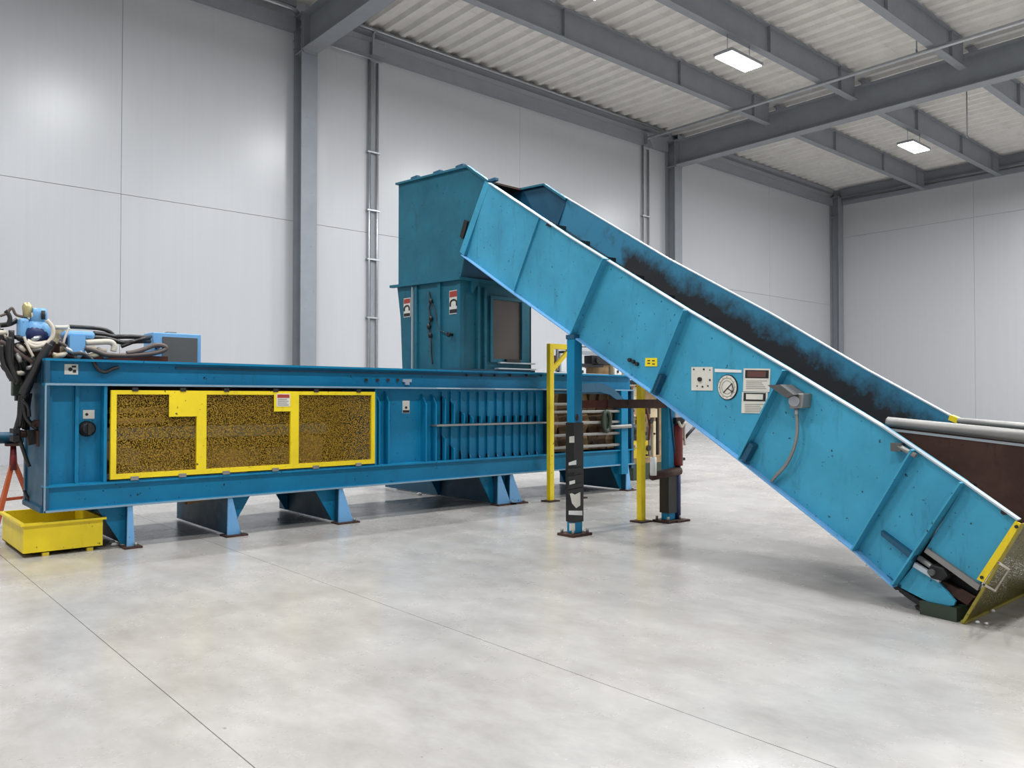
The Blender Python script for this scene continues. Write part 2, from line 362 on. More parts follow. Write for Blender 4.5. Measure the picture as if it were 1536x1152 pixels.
# frame beams
tb = MB(); tb.box(UL, UE, VF + .10, VF + .13, 1.76, 1.985).box(UL, UE, VF, VF + .16, 1.985, 2.01).box(UL, UE, VF, VF + .16, 1.735, 1.76)
bpart('top_beam', tb)
MB().box(UL + 1.3, 8.6, VF + .085, VF + .10, 1.93, 1.955).build('trim_strip', 'blue_dark', bal)
bb_ = MB(); bb_.box(UL, UE, VF + .05, VF + .08, .475, .70).box(UL, UE, VF, VF + .16, .70, .72).box(UL, UE, VF, VF + .16, .45, .475)
bpart('bottom_beam', bb_)
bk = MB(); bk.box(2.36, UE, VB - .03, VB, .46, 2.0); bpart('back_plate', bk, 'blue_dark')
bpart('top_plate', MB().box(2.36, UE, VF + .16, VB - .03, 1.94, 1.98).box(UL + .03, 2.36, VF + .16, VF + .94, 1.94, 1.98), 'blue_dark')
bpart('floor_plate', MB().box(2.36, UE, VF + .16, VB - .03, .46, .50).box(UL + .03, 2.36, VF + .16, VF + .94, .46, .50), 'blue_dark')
ep = MB(); ep.box(UL, UL + .03, VF + .16, VF + .86, .45, 2.0).box(UL, UL + .04, VF, VF + .16, .475, .70).box(UL, UL + .04, VF, VF + .16, .72, 1.735).box(UL, UL + .04, VF, VF + .13, 1.76, 1.985)
ep.box(UL - .02, UL + .04, VF + .86, VF + .94, .45, 2.0).box(UL - .03, UL, VF + .02, VF + .94, .45, .50)
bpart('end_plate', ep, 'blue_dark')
ud0 = ux(166); ud1 = ux(564)
bpart('side_plate', MB().box(UL + .04, ud0 - .06, VF + .16, VF + .18, .72, 1.735), 'blue')
bpart('side_plate', MB().box(ud1 + .05, ux(825), VF + .16, VF + .18, .72, 1.735), 'blue')
bpart('divider', MB().box(ud0 - .06, ud0 - .03, VF + .02, VB - .05, .72, 1.735), 'blue')
bpart('divider', MB().box(ud1 + .02, ud1 + .05, VF + .06, VB - .05, .72, 1.735), 'blue')
def rib(px, z0, z1, taper=0, d=.12, nm='stiffener', t=.02):
    u = ux(px, v=VF + .05); a = VF + .16 - d
    poly = [(u, VF + .16, z0), (u, a, z0), (u, a, z1 - taper), (u, VF + .16 - (.02 if taper else d), z1), (u, VF + .16, z1)] if taper else [(u, VF + .16, z0), (u, a, z0), (u, a, z1), (u, VF + .16, z1)]
    bpart(nm, MB().prism(poly, (t, 0, 0)), 'blue')
for px in (74, 115): rib(px, .72, 1.735, 0, .05, t=.035)
for px, tp in ((568, .16), (582, .14), (638, .14), (653, .14)): rib(px, .72, 1.70 if px < 600 else 1.66, tp)
zr = 1.222
pxs = [667.5, 681, 696, 709, 723, 736, 750, 762, 775, 786, 797, 809]
for i, px in enumerate(pxs):
    up = [1.64, 1.56, 1.42, 1.37][i] if i < 4 else 1.34
    rib(px, zr + .012, up, .05 if i < 4 else 0, .11 if i < 4 else .09)
    rib(px, zr + .02, 1.70, 0, .035, 'slot_bar')
    rib(px, .72, [1.08, .93, .84, .80][i] if i < 4 else .78, .05, .11 if i < 2 else .05)
    rib(px, .72, zr - .012, 0, .035, 'slot_bar')
bpart('rail', MB().box(ux(655), ux(826), VF - .01, VF + .17, zr - .012, zr + .012), 'steel_worn')
for px in (549.5, 566.5, 582.5, 597): # bolts on the top beam
    bpart('bolt', MB().tube([on('y', VF + .1, px, 570), on('y', VF + .07, px, 570)], .022, 8), 'rust')
for px in (700, 722, 742, 765, 790, 812, 845):
    bpart('bolt', MB().tube([on('y', VF + .1, px, 563), on('y', VF + .07, px, 563)], .02, 8), 'black')
bpart('worn_edge', MB().box(UL, UE, VF - .004, VF, 1.735, 1.757), 'worn_edge'); bpart('worn_edge', MB().box(UL, UE, VF - .004, VF, .45, .47), 'worn_edge'); bpart('worn_edge', MB().box(UL - .004, UL + .012, VF - .004, VF, .45, 1.735), 'worn_edge')
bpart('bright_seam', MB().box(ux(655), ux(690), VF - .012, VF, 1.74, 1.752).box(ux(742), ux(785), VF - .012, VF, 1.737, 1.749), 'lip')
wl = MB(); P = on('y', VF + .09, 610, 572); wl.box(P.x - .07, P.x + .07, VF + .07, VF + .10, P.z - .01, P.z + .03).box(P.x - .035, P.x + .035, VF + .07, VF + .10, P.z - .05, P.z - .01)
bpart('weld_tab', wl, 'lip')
# feet
def foot(u, side, bw, back=0.0):
    m_ = MB(); m_.box(u - .015, u + .015, VF + .03, VB - .03 + back, .02, .45)
    o = bpart('foot', m_, 'blue_dark')
    g = MB(); vv = VF + .14
    g.prism([(u, vv, .45), (u + side * .30, vv, .45), (u + side * .05, vv, .03), (u, vv, .03)], (0, .02, 0)).build('gusset', 'blue', o)
    MB().prism([(u, VB - .2, .45), (u + side * .30, VB - .2, .45), (u + side * .05, VB - .2, .03), (u, VB - .2, .03)], (0, .02, 0)).build('gusset', 'blue', o)
    MB().prism([(u - .025, VF + .01, .45), (u + .025, VF + .01, .45), (u + bw, VF + .01, .02), (u - .03, VF + .01, .02)], (0, .02, 0)).build('end_flange', 'blue_light', o)
    MB().box(u - .07, u + bw + .06, VF - .06, VF + .14, 0, .02).build('foot_pad', 'rust', o)
    MB().tube([(u + bw, VF - .02, .02), (u + bw, VF - .02, .06)], .018, 6).build('anchor_bolt', 'steel_worn', o)
for px, side, bw in ((196, -1, .05), (346, 1, .13), (512, -1, .18), (750, -1, .22), (768, -1, .22)):
    foot(ux(px, 740), side, bw, 1.5 if px > 700 else .1)
foot(UE - .18, -1, .10)
# guard doors
def door(px0, px1, ytl, ybl, name='guard_door'):
    u0, u1 = ux(px0, v=VF + .01), ux(px1, v=VF + .01); z0, z1 = .745, 1.69; t = .055; v0, v1 = VF + .0, VF + .04
    f = MB(); f.box(u0, u0 + t, v0, v1, z0, z1).box(u1 - t, u1, v0, v1, z0, z1).box(u0 + t, u1 - t, v0, v1, z0, z0 + t).box(u0 + t, u1 - t, v0, v1, z1 - t * .8, z1)
    o = bpart(name, f, 'yellow')
    MB().box(u0 + t, u1 - t, v0 + .024, v0 + .03, z0 + t, z1 - t * .8).build('mesh_sheet', 'guard_mesh', o)
    for uu in (u0 + .25 * (u1 - u0), u0 + .78 * (u1 - u0)):
        MB().box(uu - .04, uu + .04, v0 - .012, v0 + .002, z0 - .02, z0 + .02).build('hinge', 'steel_worn', o)
        MB().box(uu - .03, uu + .03, v0 - .01, v0 + .002, z1 - .01, z1 + .03).build('latch', 'ink', o)
    return o, u0, u1
d1, a1, b1 = door(166, 302, 0, 0); d2, a2, b2 = door(302, 441.5, 0, 0); d3, a3, b3 = door(441.5, 562, 0, 0)
MB().box(b1 - .36, b1 - .05, VF - .004, VF + .0, 1.40, 1.66).build('blank_plate', 'yellow', d1)
P0 = on('y', VF, 411, 588); P1 = on('y', VF, 438, 617)
MB().box(P0.x, P1.x, VF - .004, VF, P1.z, P0.z).build('notice_plate', 'yellow', d2)
nt_ = MB().box(P0.x + .03, P1.x - .03, VF - .008, VF - .004, P1.z + .06, P0.z - .02).build('notice', 'paper', d2)
MB().box(P0.x + .04, P1.x - .04, VF - .011, VF - .008, P0.z - .07, P0.z - .03).build('notice_header', 'sign_red', d2)
nl = MB()
for k in range(4): nl.box(P0.x + .045, P1.x - .05 - .02 * (k % 2), VF - .010, VF - .008, P1.z + .075 + k * .022, P1.z + .084 + k * .022)
nl.build('notice_lines', 'ink_soft', d2)
# what the mesh lets one see: ram beam, packed scrap
bpart('ram_beam', MB().box(ud0, ud1 - .4, VF + .55, VF + .75, 1.13, 1.28), 'steel_worn', bevel=.01)
bpart('ram_guide', MB().box(ud0, ud1, VF + .3, VF + .4, .72, .78).box(ud0, ud0 + .9, VF + .3, VF + .36, 1.44, 1.48), 'steel_worn')
bpart('liner', MB().box(ud0, ud1, VF + .9, VF + .94, .5, 1.94), 'rust')
rnd = random.Random(7)
for k in range(22):
    uu = rnd.uniform(ud0 + .1, ud1 - .4); zz = rnd.uniform(.55, 1.05); hh = rnd.uniform(.12, .4)
    a = rnd.uniform(-.5, .5); c_ = Vector((uu, VF + rnd.uniform(.35, .7), zz))
    r_ = Vector((math.cos(a), .2 * math.sin(a), math.sin(a))) * rnd.uniform(.12, .34); q = Vector((-math.sin(a) * .8, rnd.uniform(-.2, .2), math.cos(a))) * hh * .5
    bpart('scrap', MB().prism([c_ - r_ - q, c_ + r_ - q, c_ + r_ + q, c_ - r_ + q], (0, .03, 0)), 'cardboard' if k % 3 else 'tan')
for z_ in (1.33, 1.44):
    bpart('scrap', MB().box(ud0 + .05, ud0 + .62, VF + .25, VF + .5, z_, z_ + .06), 'cardboard')
# control knob and small signs on the left end bay
def bsign(px0, py0, px1, py1, v, header=None, foot_=None, root=bal, vo=.006):
    a = on('y', v, px0, py0); b_ = on('y', v, px1, py1); h_ = a.z - b_.z
    o = MB().box(a.x, b_.x, v - vo, v, b_.z, a.z).build('sign_plate', 'paper', root); o['label'] = 'small white sign plate'
    if header: MB().box(a.x + .008, b_.x - .008, v - vo - .003, v - vo, a.z - h_ * .3, a.z - .008).build('sign_header', header, o)
    return o, a, b_
def disc(c, nrm, r, t, n=16):
    c = Vector(c); nrm = Vector(nrm).normalized(); return MB().tube([c, c + nrm * t], r, n, smooth=False)
s1, a, b_ = bsign(96.5, 546, 117, 562, VF + .10)
disc((a.x + .055, VF + .094, (a.z + b_.z) / 2), (0, -1, 0), .02, .004).build('pictogram', 'ink', s1)
MB().box(b_.x - .05, b_.x - .02, VF + .09, VF + .094, b_.z + .02, b_.z + .05).box(b_.x - .06, b_.x - .02, VF + .09, VF + .094, a.z - .035, a.z - .015).build('pictogram', 'ink', s1)
s2, a, b_ = bsign(124.5, 615, 141.5, 628, VF + .16); disc(((a.x + b_.x) / 2 - .02, VF + .154, (a.z + b_.z) / 2), (0, -1, 0), .015, .004).build('pictogram', 'ink', s2)
P = on('y', VF + .16, 130, 643)
kn = MB().tube([P, P + Vector((0, -.05, 0)), P + Vector((0, -.06, 0)), P + Vector((0, -.10, 0))], [.085, .08, .06, .055], 14).build('rotary_switch', 'black', bal)
MB().box(P.x - .015, P.x + .015, P.y - .125, P.y - .10, P.z - .06, P.z + .06).build('switch_lever', 'rubber', kn)
s3, a, b_ = bsign(603.5, 601, 614, 619.5, VF + .16)
MB().box(a.x + .005, b_.x - .005, VF + .151, VF + .154, b_.z + .005, b_.z + .04).build('sign_footer', 'ink', s3)
disc(((a.x + b_.x) / 2, VF + .154, (a.z + b_.z) / 2 - .01), (0, -1, 0), .018, .004).build('pictogram', 'ink', s3)
# bale chute with round bars and the end frame
uc0 = ux(828); uc1 = ux(931)
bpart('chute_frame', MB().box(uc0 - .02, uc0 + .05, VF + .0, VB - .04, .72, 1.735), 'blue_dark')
bpart('chute_frame', MB().box(uc1, uc1 + .17, VF - .02, VF + .14, .30, 1.735), 'blue')
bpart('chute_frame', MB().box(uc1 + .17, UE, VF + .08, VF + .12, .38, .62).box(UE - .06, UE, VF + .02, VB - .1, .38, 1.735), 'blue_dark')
for py in (589, 606, 617.5, 634, 651.5, 669.5):
    z_ = zx(880, py, VF + .05)
    bpart('chute_bar', MB().box(uc0 + .05, uc1 + .01, VF + .02, VF + .09, z_ - .022, z_ + .022), 'blue_dark' if py in (589,) else 'steel_worn', bevel=.008)
bpart('tension_arm', MB().prism([on('y', VF - .03, x, y) for x, y in ((868, 575), (905, 575), (922, 584), (937, 600), (930, 603), (915, 592), (900, 588), (868, 589))], (0, .05, 0)), 'blue_dark')
P = on('y', VF - .02, 910, 632)
rg = bpart('tension_wheel', MB().tube([P + Vector((.085 * math.cos(t), 0, .17 * math.sin(t))) for t in [k * math.pi / 8 for k in range(17)]], .035, 8, caps=False), 'green_dark')
MB().box(P.x - .06, P.x + .06, VF - .01, VF + .02, P.z - .14, P.z + .14).build('wheel_web', 'green_dark', rg)
bpart('tension_bolt', MB().tube([on('y', VF - .05, 915, 641), on('y', VF - .05, 946, 639)], .035, 8), 'steel_worn')
# bale in the chute
bl = thing('cardboard_bale', (uc0 + .8, 10, .5), 'tan pressed bale held behind the chute bars of the baler', 'bale')
for k in range(7):
    u0 = uc0 + .06 + k * .235
    m_ = MB(); n0 = 6; vs = []; fs = []
    for i in range(n0 + 1):
        for j in range(2):
            vs.append((u0 + j * .225 + rnd.uniform(-.004, .004), VF + .16 + rnd.uniform(-.05, .05), .74 + i * (.96 / n0)))
    vs2 = [(x, VB - .1, z) for x, y, z in vs]; n1 = len(vs)
    fs = [(2 * i, 2 * i + 1, 2 * i + 3, 2 * i + 2) for i in range(n0)] + [(n1 + 2 * i, n1 + 2 * i + 2, n1 + 2 * i + 3, n1 + 2 * i + 1) for i in range(n0)]
    fs += [(2 * i, 2 * i + 2, n1 + 2 * i + 2, n1 + 2 * i) for i in range(n0)] + [(2 * i + 1, n1 + 2 * i + 1, n1 + 2 * i + 3, 2 * i + 3) for i in range(n0)]
    fs += [(0, n1, n1 + 1, 1), (2 * n0, 2 * n0 + 1, n1 + 2 * n0 + 1, n1 + 2 * n0)]
    m_.add(vs + vs2, fs).build('flake', 'bale' if k % 3 else 'tan', bl)
# ------------------------------------------------------------------ hopper on the baler
HU = 7.1; HU2 = 8.50; HV = 9.27; HV2 = 10.85
hop = thing('feed_hopper', (7.8, 10.05, 2.01), 'tall teal steel feed hopper bolted on top of the baler', 'hopper')
def hpart(name, m_, mat='blue_hopper', parent=hop, bevel=0): return m_.build(name, mat, parent, bevel=bevel)
ZF = 3.36
hpart('side_panel', MB().prism([(HU, HV, 2.01), (HU, HV2 - .06, 2.01), (HU, HV2, 2.9), (HU, HV2 + .1, ZF + .05), (HU, HV, ZF)], (.025, 0, 0)))
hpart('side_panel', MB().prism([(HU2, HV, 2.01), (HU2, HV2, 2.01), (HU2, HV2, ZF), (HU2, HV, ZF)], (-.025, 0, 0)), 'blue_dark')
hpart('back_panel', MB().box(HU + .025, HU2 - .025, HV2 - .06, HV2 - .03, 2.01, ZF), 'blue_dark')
wu0, wu1 = on('y', HV, 738, 500).x, on('y', HV, 781, 500).x; wz0, wz1 = 2.20, 3.10
fp = MB(); fp.box(HU, wu0, HV, HV + .025, 2.01, ZF).box(wu1, HU2, HV, HV + .025, 2.01, ZF).box(wu0, wu1, HV, HV + .025, 2.01, wz0).box(wu0, wu1, HV, HV + .025, wz1, ZF)
hpart('front_panel', fp)
wf = MB(); t = .05
wf.box(wu0 - t, wu0, HV - .035, HV, wz0 - t, wz1 + t).box(wu1, wu1 + t, HV - .035, HV, wz0 - t, wz1 + t).box(wu0, wu1, HV - .035, HV, wz0 - t, wz0).box(wu0, wu1, HV - .035, HV, wz1, wz1 + t)
wf = hpart('window_frame', wf); MB().box(wu0, wu1, HV + .004, HV + .012, wz0, wz1).build('window_pane', 'pane', wf)
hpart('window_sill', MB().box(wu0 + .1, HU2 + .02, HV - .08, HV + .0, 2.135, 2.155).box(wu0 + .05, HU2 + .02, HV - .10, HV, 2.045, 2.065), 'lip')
hpart('latch_block', MB().box(wu0 + .22, wu0 + .5, HV - .09, HV - .0, 2.155, 2.20), 'black')
# ribs
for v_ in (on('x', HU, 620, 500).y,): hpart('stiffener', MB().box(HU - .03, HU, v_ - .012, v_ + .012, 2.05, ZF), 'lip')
for px in (626, 661): v_ = on('x', HU, px, 500).y; hpart('stiffener', MB().box(HU - .035, HU, v_ - .03, v_ + .03, 2.03, ZF))
hpart('corner_angle', MB().box(HU - .015, HU + .06, HV - .012, HV, 2.01, ZF).box(HU - .012, HU, HV, HV + .07, 2.01, ZF))
for px in (726, 716): u_ = on('y', HV, px, 500).x; hpart('stiffener', MB().box(u_ - .02, u_ + .02, HV - .045, HV, 2.03, ZF - .1))
hpart('collar', MB().box(HU - .07, HU2 + .04, HV - .06, HV, ZF - .03, ZF + .01).prism([(HU - .07, HV, ZF - .03), (HU - .07, HV2 + .22, ZF + .04), (HU - .07, HV2 + .22, ZF + .08), (HU - .07, HV, ZF + .01)], (.07, 0, 0)))
hpart('bracket', MB().prism([(on('y', HV - .05, 707, 419)), on('y', HV - .05, 720, 421), on('y', HV - .05, 709, 440)], (0, .05, 0)))
hpart('base_angle', MB().box(HU - .06, HU, HV, HV2 - .04, 2.01, 2.05).box(HU - .06, HU2 + .02, HV - .07, HV - .0, 2.01, 2.04), 'blue_dark')
# hanging cable, knob, signs
pth = [on('x', HU - .03, x, y) for x, y in ((644, 438), (646, 452), (644, 463), (646, 478), (643, 490), (645, 503), (647, 515), (647, 530), (649, 546))]
cb = hpart('hanging_cable', MB().tube(spline(pth, 4), .012, 6), 'rubber')
for q in (1, 3, 4, 5): MB().sphere(pth[q], .03, .04, .045, 8, 6).build('cable_clamp', 'rubber', cb)
hpart('hanging_cable', MB().tube(spline([on('x', HU - .03, x, y) for x, y in ((646, 452), (651, 462), (656, 482), (660, 495), (667, 499), (675, 502))], 4), .008, 6), 'rubber')
P = on('x', HU, 679, 502); hpart('handle_knob', MB().tube([P, P - Vector((.06, 0, 0)), P - Vector((.065, 0, 0)), P - Vector((.09, 0, 0))], [.02, .02, .04, .035], 10), 'black')
def xsign(px0, py0, px1, py1, u, parent):
    a = on('x', u, px0, py0); b_ = on('x', u, px1, py1); h_ = a.z - b_.z; ys = sorted((a.y, b_.y))
    o = MB().box(u - .006, u, ys[0], ys[1], b_.z, a.z).build('warning_sign', 'paper', parent); o['label'] = 'white warning sign with a red header and a pictogram'
    MB().box(u - .009, u - .006, ys[0] + .01, ys[1] - .01, a.z - h_ * .28, a.z - .012).build('sign_header', 'sign_red', o)
    c_ = Vector((u - .009, (ys[0] + ys[1]) / 2, b_.z + h_ * .46)); wv = (ys[1] - ys[0]) * .36
    MB().tube([c_ + Vector((0, wv, -h_ * .13))] + [c_ + Vector((0, wv * math.cos(t), h_ * .14 * math.sin(t))) for t in [k * math.pi / 6 for k in range(7)]] + [c_ + Vector((0, -wv, -h_ * .13))], .013, 6).build('pictogram', 'ink', o)
    MB().box(u - .009, u - .006, ys[0] + .01, ys[1] - .01, b_.z + .012, b_.z + h_ * .2).build('sign_footer', 'ink', o)
xsign(674.5, 436.5, 687.5, 470, HU, hop); xsign(606, 448, 616, 475, HU, hop)
# hood
def hd(px, py): return on('x', HU, px, py)
TL, AP, KT, KB = hd(598, 276), hd(703, 250), hd(735, 273), hd(697, 383)
near = [Vector((HU, HV, ZF + .01)), KB, KT, AP, TL, Vector((HU, TL.y, ZF + .08))]
hpart('hood_side', MB().prism(near, (.025, 0, 0)))
HF = 8.53; sh = Vector((HF - HU - .0, -.10, -.03))
far = [p + sh for p in near]; far[0] = Vector((HF, HV, ZF)); far[-1] = Vector((HF, TL.y, ZF)); far[4] = TL + Vector((HF - HU, 0, -.03))
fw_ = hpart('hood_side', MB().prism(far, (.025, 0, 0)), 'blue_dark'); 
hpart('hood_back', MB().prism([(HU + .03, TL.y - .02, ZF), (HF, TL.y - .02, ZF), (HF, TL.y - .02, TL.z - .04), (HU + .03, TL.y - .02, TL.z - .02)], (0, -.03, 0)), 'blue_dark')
LF = Vector((HU, 9.5, 0)); tz = lambda v: AP.z + (TL.z - AP.z) * (v - AP.y) / (TL.y - AP.y)
hpart('hood_lid', MB().prism([(HU + .03, 9.5, tz(9.5) - .035), (HU + .03, TL.y, TL.z - .035), (HF, TL.y, TL.z - .05), (HF, 9.5, tz(9.5) - .05)], (0, 0, .03)), 'rust')
hpart('hood_rim', MB().bar(TL + Vector((-.01, .03, 0)), AP + Vector((-.01, 0, 0)), .07, .03).bar(AP + Vector((-.01, 0, 0)), KT + Vector((-.01, 0, 0)), .07, .03), 'blue_hopper')
hpart('hood_rim', MB().bar(far[4], far[3], .08, .03).bar(far[3], far[2], .08, .03), 'blue_hopper')
for px, py in ((622, 269), (656, 261), (690, 252), (738, 273)):
    P = hd(px, py); hpart('lid_catch', MB().box(P.x - .02, P.x + .05, P.y - .09, P.y + .09, P.z - .0, P.z + .05), 'blue_dark', bevel=.01)
# seam strip at the bend, slotted plate beside it, soil around it
d_ = (KT - KB).normalized()
hpart('bend_strip', MB().bar(KB + Vector((-.03, .0, .02)), KT + Vector((-.03, .0, -.02)), .12, .05, Vector((1, 0, 0))), 'blue_conveyor')
hpart('slot_plate', MB().bar(hd(694, 357) + Vector((-.012, 0, 0)), hd(701, 331) + Vector((-.012, 0, 0)), .09, .03, Vector((1, 0, 0))), 'black')
hpart('throat_plate', MB().prism([(HU + .03, HV, ZF), (HU2 - .03, HV, ZF), (HU2 - .03, HV - .05, ZF + .35), (HU + .03, HV - .05, ZF + .35)], (0, .02, 0)), 'blue_dark')
# ------------------------------------------------------------------ conveyor
W = 1.5
con = thing('inclined_conveyor', (6.9, 5.4, 0), 'blue inclined belt conveyor climbing from the floor to the hopper', 'conveyor')
def cpart(name, m_, mat='blue_conveyor', parent=con, bevel=0): return m_.build(name, mat, parent, bevel=bevel)
def cpoly(pix, w0, t): return MB().prism([cv(x, y, w0) for x, y in pix], CN * t)
topn = [(735, 274), (860, 357), (1035, 465), (1190, 556), (1330, 641), (1450, 722), (1530, 778)]
lown = [(697, 383), (760, 430), (862, 503), (985, 591), (1115, 690), (1200, 757), (1290, 828)]
side = MB()
side.prism([cv(x, y) for x, y in topn[:6]] + [cv(x, y) for x, y in ((1346, 879), (1290, 828))] + [cv(x, y) for x, y in lown[-2::-1]], CN * .03)
cpart('side_plate', side)
cpart('tail_plate', cpoly([(1450, 722), (1528, 777), (1466, 883), (1387, 826)], 0, .02))
cpart('tail_plate', cpoly([(1346, 879), (1371, 848), (1410, 875), (1433, 902), (1431, 908), (1410, 910), (1385, 899)], 0, .02))
T3 = [cv(x, y) for x, y in topn]; L3 = [cv(x, y) for x, y in lown] + [cv(1346, 879)]
# top lip and bottom flange of the near side
def strip(P, off, wd, ht, name, mat):
    m_ = MB()
    for i in range(len(P) - 1): m_.bar(P[i] + off, P[i + 1] + off, wd, ht)
    return cpart(name, m_, mat)
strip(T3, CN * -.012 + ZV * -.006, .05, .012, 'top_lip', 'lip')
strip(L3, CN * -.03, .07, .012, 'bottom_flange', 'blue_light')
# far side
FT = [cv(x, y, W) for x, y in ((823, 281), (1000, 387), (1155, 470), (1300, 555), (1440, 632))]
FT.append(cl(-.35, W, .80))
FB = [Vector((p.x, p.y, 0)) + ZV * (p.z - 1.2) for p in FT[:4]] + [Vector((FT[4].x, FT[4].y, .32)), cl(-.3, W, .12)]
fm = MB(); nn = len(FT); inn = []
KX = 14
for i in range(nn - 1):
    for k in range(KX + (1 if i == nn - 2 else 0)):
        f_ = k / KX; inn.append((FT[i].lerp(FT[i + 1], f_), FB[i].lerp(FB[i + 1], f_)))
KZ = 8; vs = []
for off in (0, .03):
    for t_, b0 in inn:
        for j in range(KZ + 1): vs.append(t_.lerp(b0, j / KZ) + CN * off)
nc = len(inn); fs = []
for o_ in (0, 1):
    q = o_ * nc * (KZ + 1)
    for i in range(nc - 1):
        for j in range(KZ): fs.append((q + i * (KZ + 1) + j, q + (i + 1) * (KZ + 1) + j, q + (i + 1) * (KZ + 1) + j + 1, q + i * (KZ + 1) + j + 1))
q = nc * (KZ + 1)
for i in range(nc - 1):
    fs.append((i * (KZ + 1), q + i * (KZ + 1), q + (i + 1) * (KZ + 1), (i + 1) * (KZ + 1))); fs.append((i * (KZ + 1) + KZ, (i + 1) * (KZ + 1) + KZ, q + (i + 1) * (KZ + 1) + KZ, q + i * (KZ + 1) + KZ))
me = bpy.data.meshes.new('far_side_plate'); me.from_pydata([v - con.location for v in vs], [], fs)
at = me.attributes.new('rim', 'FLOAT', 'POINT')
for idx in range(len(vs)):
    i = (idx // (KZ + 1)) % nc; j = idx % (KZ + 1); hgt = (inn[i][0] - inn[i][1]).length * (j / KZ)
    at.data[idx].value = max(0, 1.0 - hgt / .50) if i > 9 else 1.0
me.materials.append(M['grime']); fo = bpy.data.objects.new('far_side_plate', me); COL.objects.link(fo); fo.parent = con
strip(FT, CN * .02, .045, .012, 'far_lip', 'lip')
# belt and underside
bt = MB()
B1 = [cl(6.9, .04, 4.35), cl(.55, .04, .72), cl(.0, .04, .42)]
for i in range(2): bt.prism([B1[i], B1[i + 1], B1[i + 1] + CN * (W - .06), B1[i] + CN * (W - .06)], (0, 0, -.02))
belt = cpart('belt', bt, 'rubber')
for k in range(11):
    s_ = .9 + k * .56; z_ = .72 + (s_ - .55) * (4.35 - .72) / 6.35
    MB().bar(cl(s_, .06, z_ + .03), cl(s_, W - .06, z_ + .03), .03, .06).build('cleat', 'rubber', belt)
un = MB()
for i in range(len(L3) - 1): un.prism([L3[i] + CN * .03, L3[i + 1] + CN * .03, L3[i + 1] + CN * (W + .0), L3[i] + CN * (W + .0)], (0, 0, .015))
cpart('underside_pan', un, 'blue_dark')
cpart('outer_far_plate', MB().prism([p + CN * (W + .035) for p in L3[::-1]] + [p + CN * .035 - ZV * .9 for p in FT[:5]], CN * .02), 'blue_dark')
# ribs on the near side
for (xa, ya, xb, yb, d) in ((811, 327, 773, 437, .03), (914, 389, 865, 503, .10), (1036, 466, 986, 590, .10), (1184, 556, 1117, 689, .09), (1377, 675, 1287, 825, .085), (1450, 724, 1347, 877, .085)):
    A, B = cv(xa, ya), cv(xb, yb); dn = (B - A).normalized(); sd = CN.cross(dn).normalized()
    cpart('stiffener', MB().hexa([A - CN * d, A, A + sd * .014, A - CN * d + sd * .014], [B - CN * d, B, B + sd * .014, B - CN * d + sd * .014]))
for (xa, ya, xb, yb) in ((994, 562, 983, 588), (1131, 666, 1118, 690)):
    A, B = cv(xa, ya, -.05), cv(xb, yb, -.05); cpart('splice_bar', MB().bar(A, B, .05, .07, CN), 'blue_dark')
cpart('cross_angle', cpoly([(1321, 796), (1372, 834), (1369, 842), (1321, 803)], -.05, .05), 'blue_dark')
# tail: bearing take-up in its slot, foot, guard
cpart('slot_backing', cpoly([(1360, 800), (1450, 855), (1470, 885), (1440, 930), (1395, 905), (1355, 880)], .12, .02), 'black')
P = cv(1404, 857, -.0)
tk = cpart('take_up_bearing', MB().prism([cv(x, y, -.05) for x, y in ((1396, 846), (1414, 852), (1422, 864), (1412, 872), (1396, 868), (1389, 858))], CN * .1), 'black', bevel=.012)
MB().tube([cv(1378, 836, .0), cv(1420, 866, .0)], .022, 8).build('take_up_screw', 'steel_worn', tk)
MB().tube([P + CN * .02, P - CN * .07], .024, 10).build('shaft_end', 'dark_panel', tk)
cpart('slide_plate', cpoly([(1408, 868), (1460, 897), (1451, 908), (1402, 877)], .03, .05), 'rust')
cpart('slot_rail', cpoly([(1390, 822), (1470, 878), (1466, 886), (1386, 828)], -.03, .03), 'steel_worn')
cpart('slot_rail', cpoly([(1372, 844), (1410, 868), (1408, 874), (1369, 850)], -.03, .03), 'lip')
pA = cl(.02, .0, 0); pB = cl(.42, 0, 0)
cpart('tail_foot', MB().prism([cl(.03, -.03, 0), cl(.30, -.03, 0), cl(.30, .2, 0), cl(.03, .2, 0)], (0, 0, .10)), 'green_dark')
cpart('tail_stub', cpoly([(1325, 865), (1331, 862), (1352, 878), (1351, 885), (1343, 885)], .0, .10), 'black')
cpart('tail_skid', cpoly([(1346, 880), (1396, 911), (1394, 918), (1366, 901), (1349, 888)], -.01, .08), 'black')
cpart('tail_skid', cpoly([(1372, 908), (1398, 919), (1396, 926), (1374, 914)], -.01, .08), 'black')
cpart('tail_foot', MB().prism([cl(.03, W - .2, 0), cl(.30, W - .2, 0), cl(.30, W + .03, 0), cl(.03, W + .03, 0)], (0, 0, .10)), 'green_dark')
cpart('guard_strip', cpoly([(1523, 781), (1533, 787), (1475, 874), (1465, 869)], -.03, .012), 'yellow')
for x, y in ((1525, 790), (1473, 866)): P = cv(x, y, -.03); cpart('bolt', disc(P, -CN, .012, .008, 8), 'ink')
GA, GB = cv(1533, 788, -.03), cv(1445, 937, -.03); GB.z = max(GB.z, .012); UX = Vector((1, 0, 0)); GW = 1.62; gn_ = UX.cross(GA - GB).normalized()
if gn_.y > 0: gn_ = -gn_
ge = cpart('tail_guard', MB().bar(GA, GB, .018, .018).bar(GA + UX * GW, GB + UX * GW, .018, .018).bar(GA, GA + UX * GW, .018, .018).bar(GB, GB + UX * GW, .035, .02), 'yellow_grimy')
MB().prism([GA, GB, GB + UX * GW, GA + UX * GW], gn_ * -.004).build('mesh_sheet', 'tail_mesh', ge)
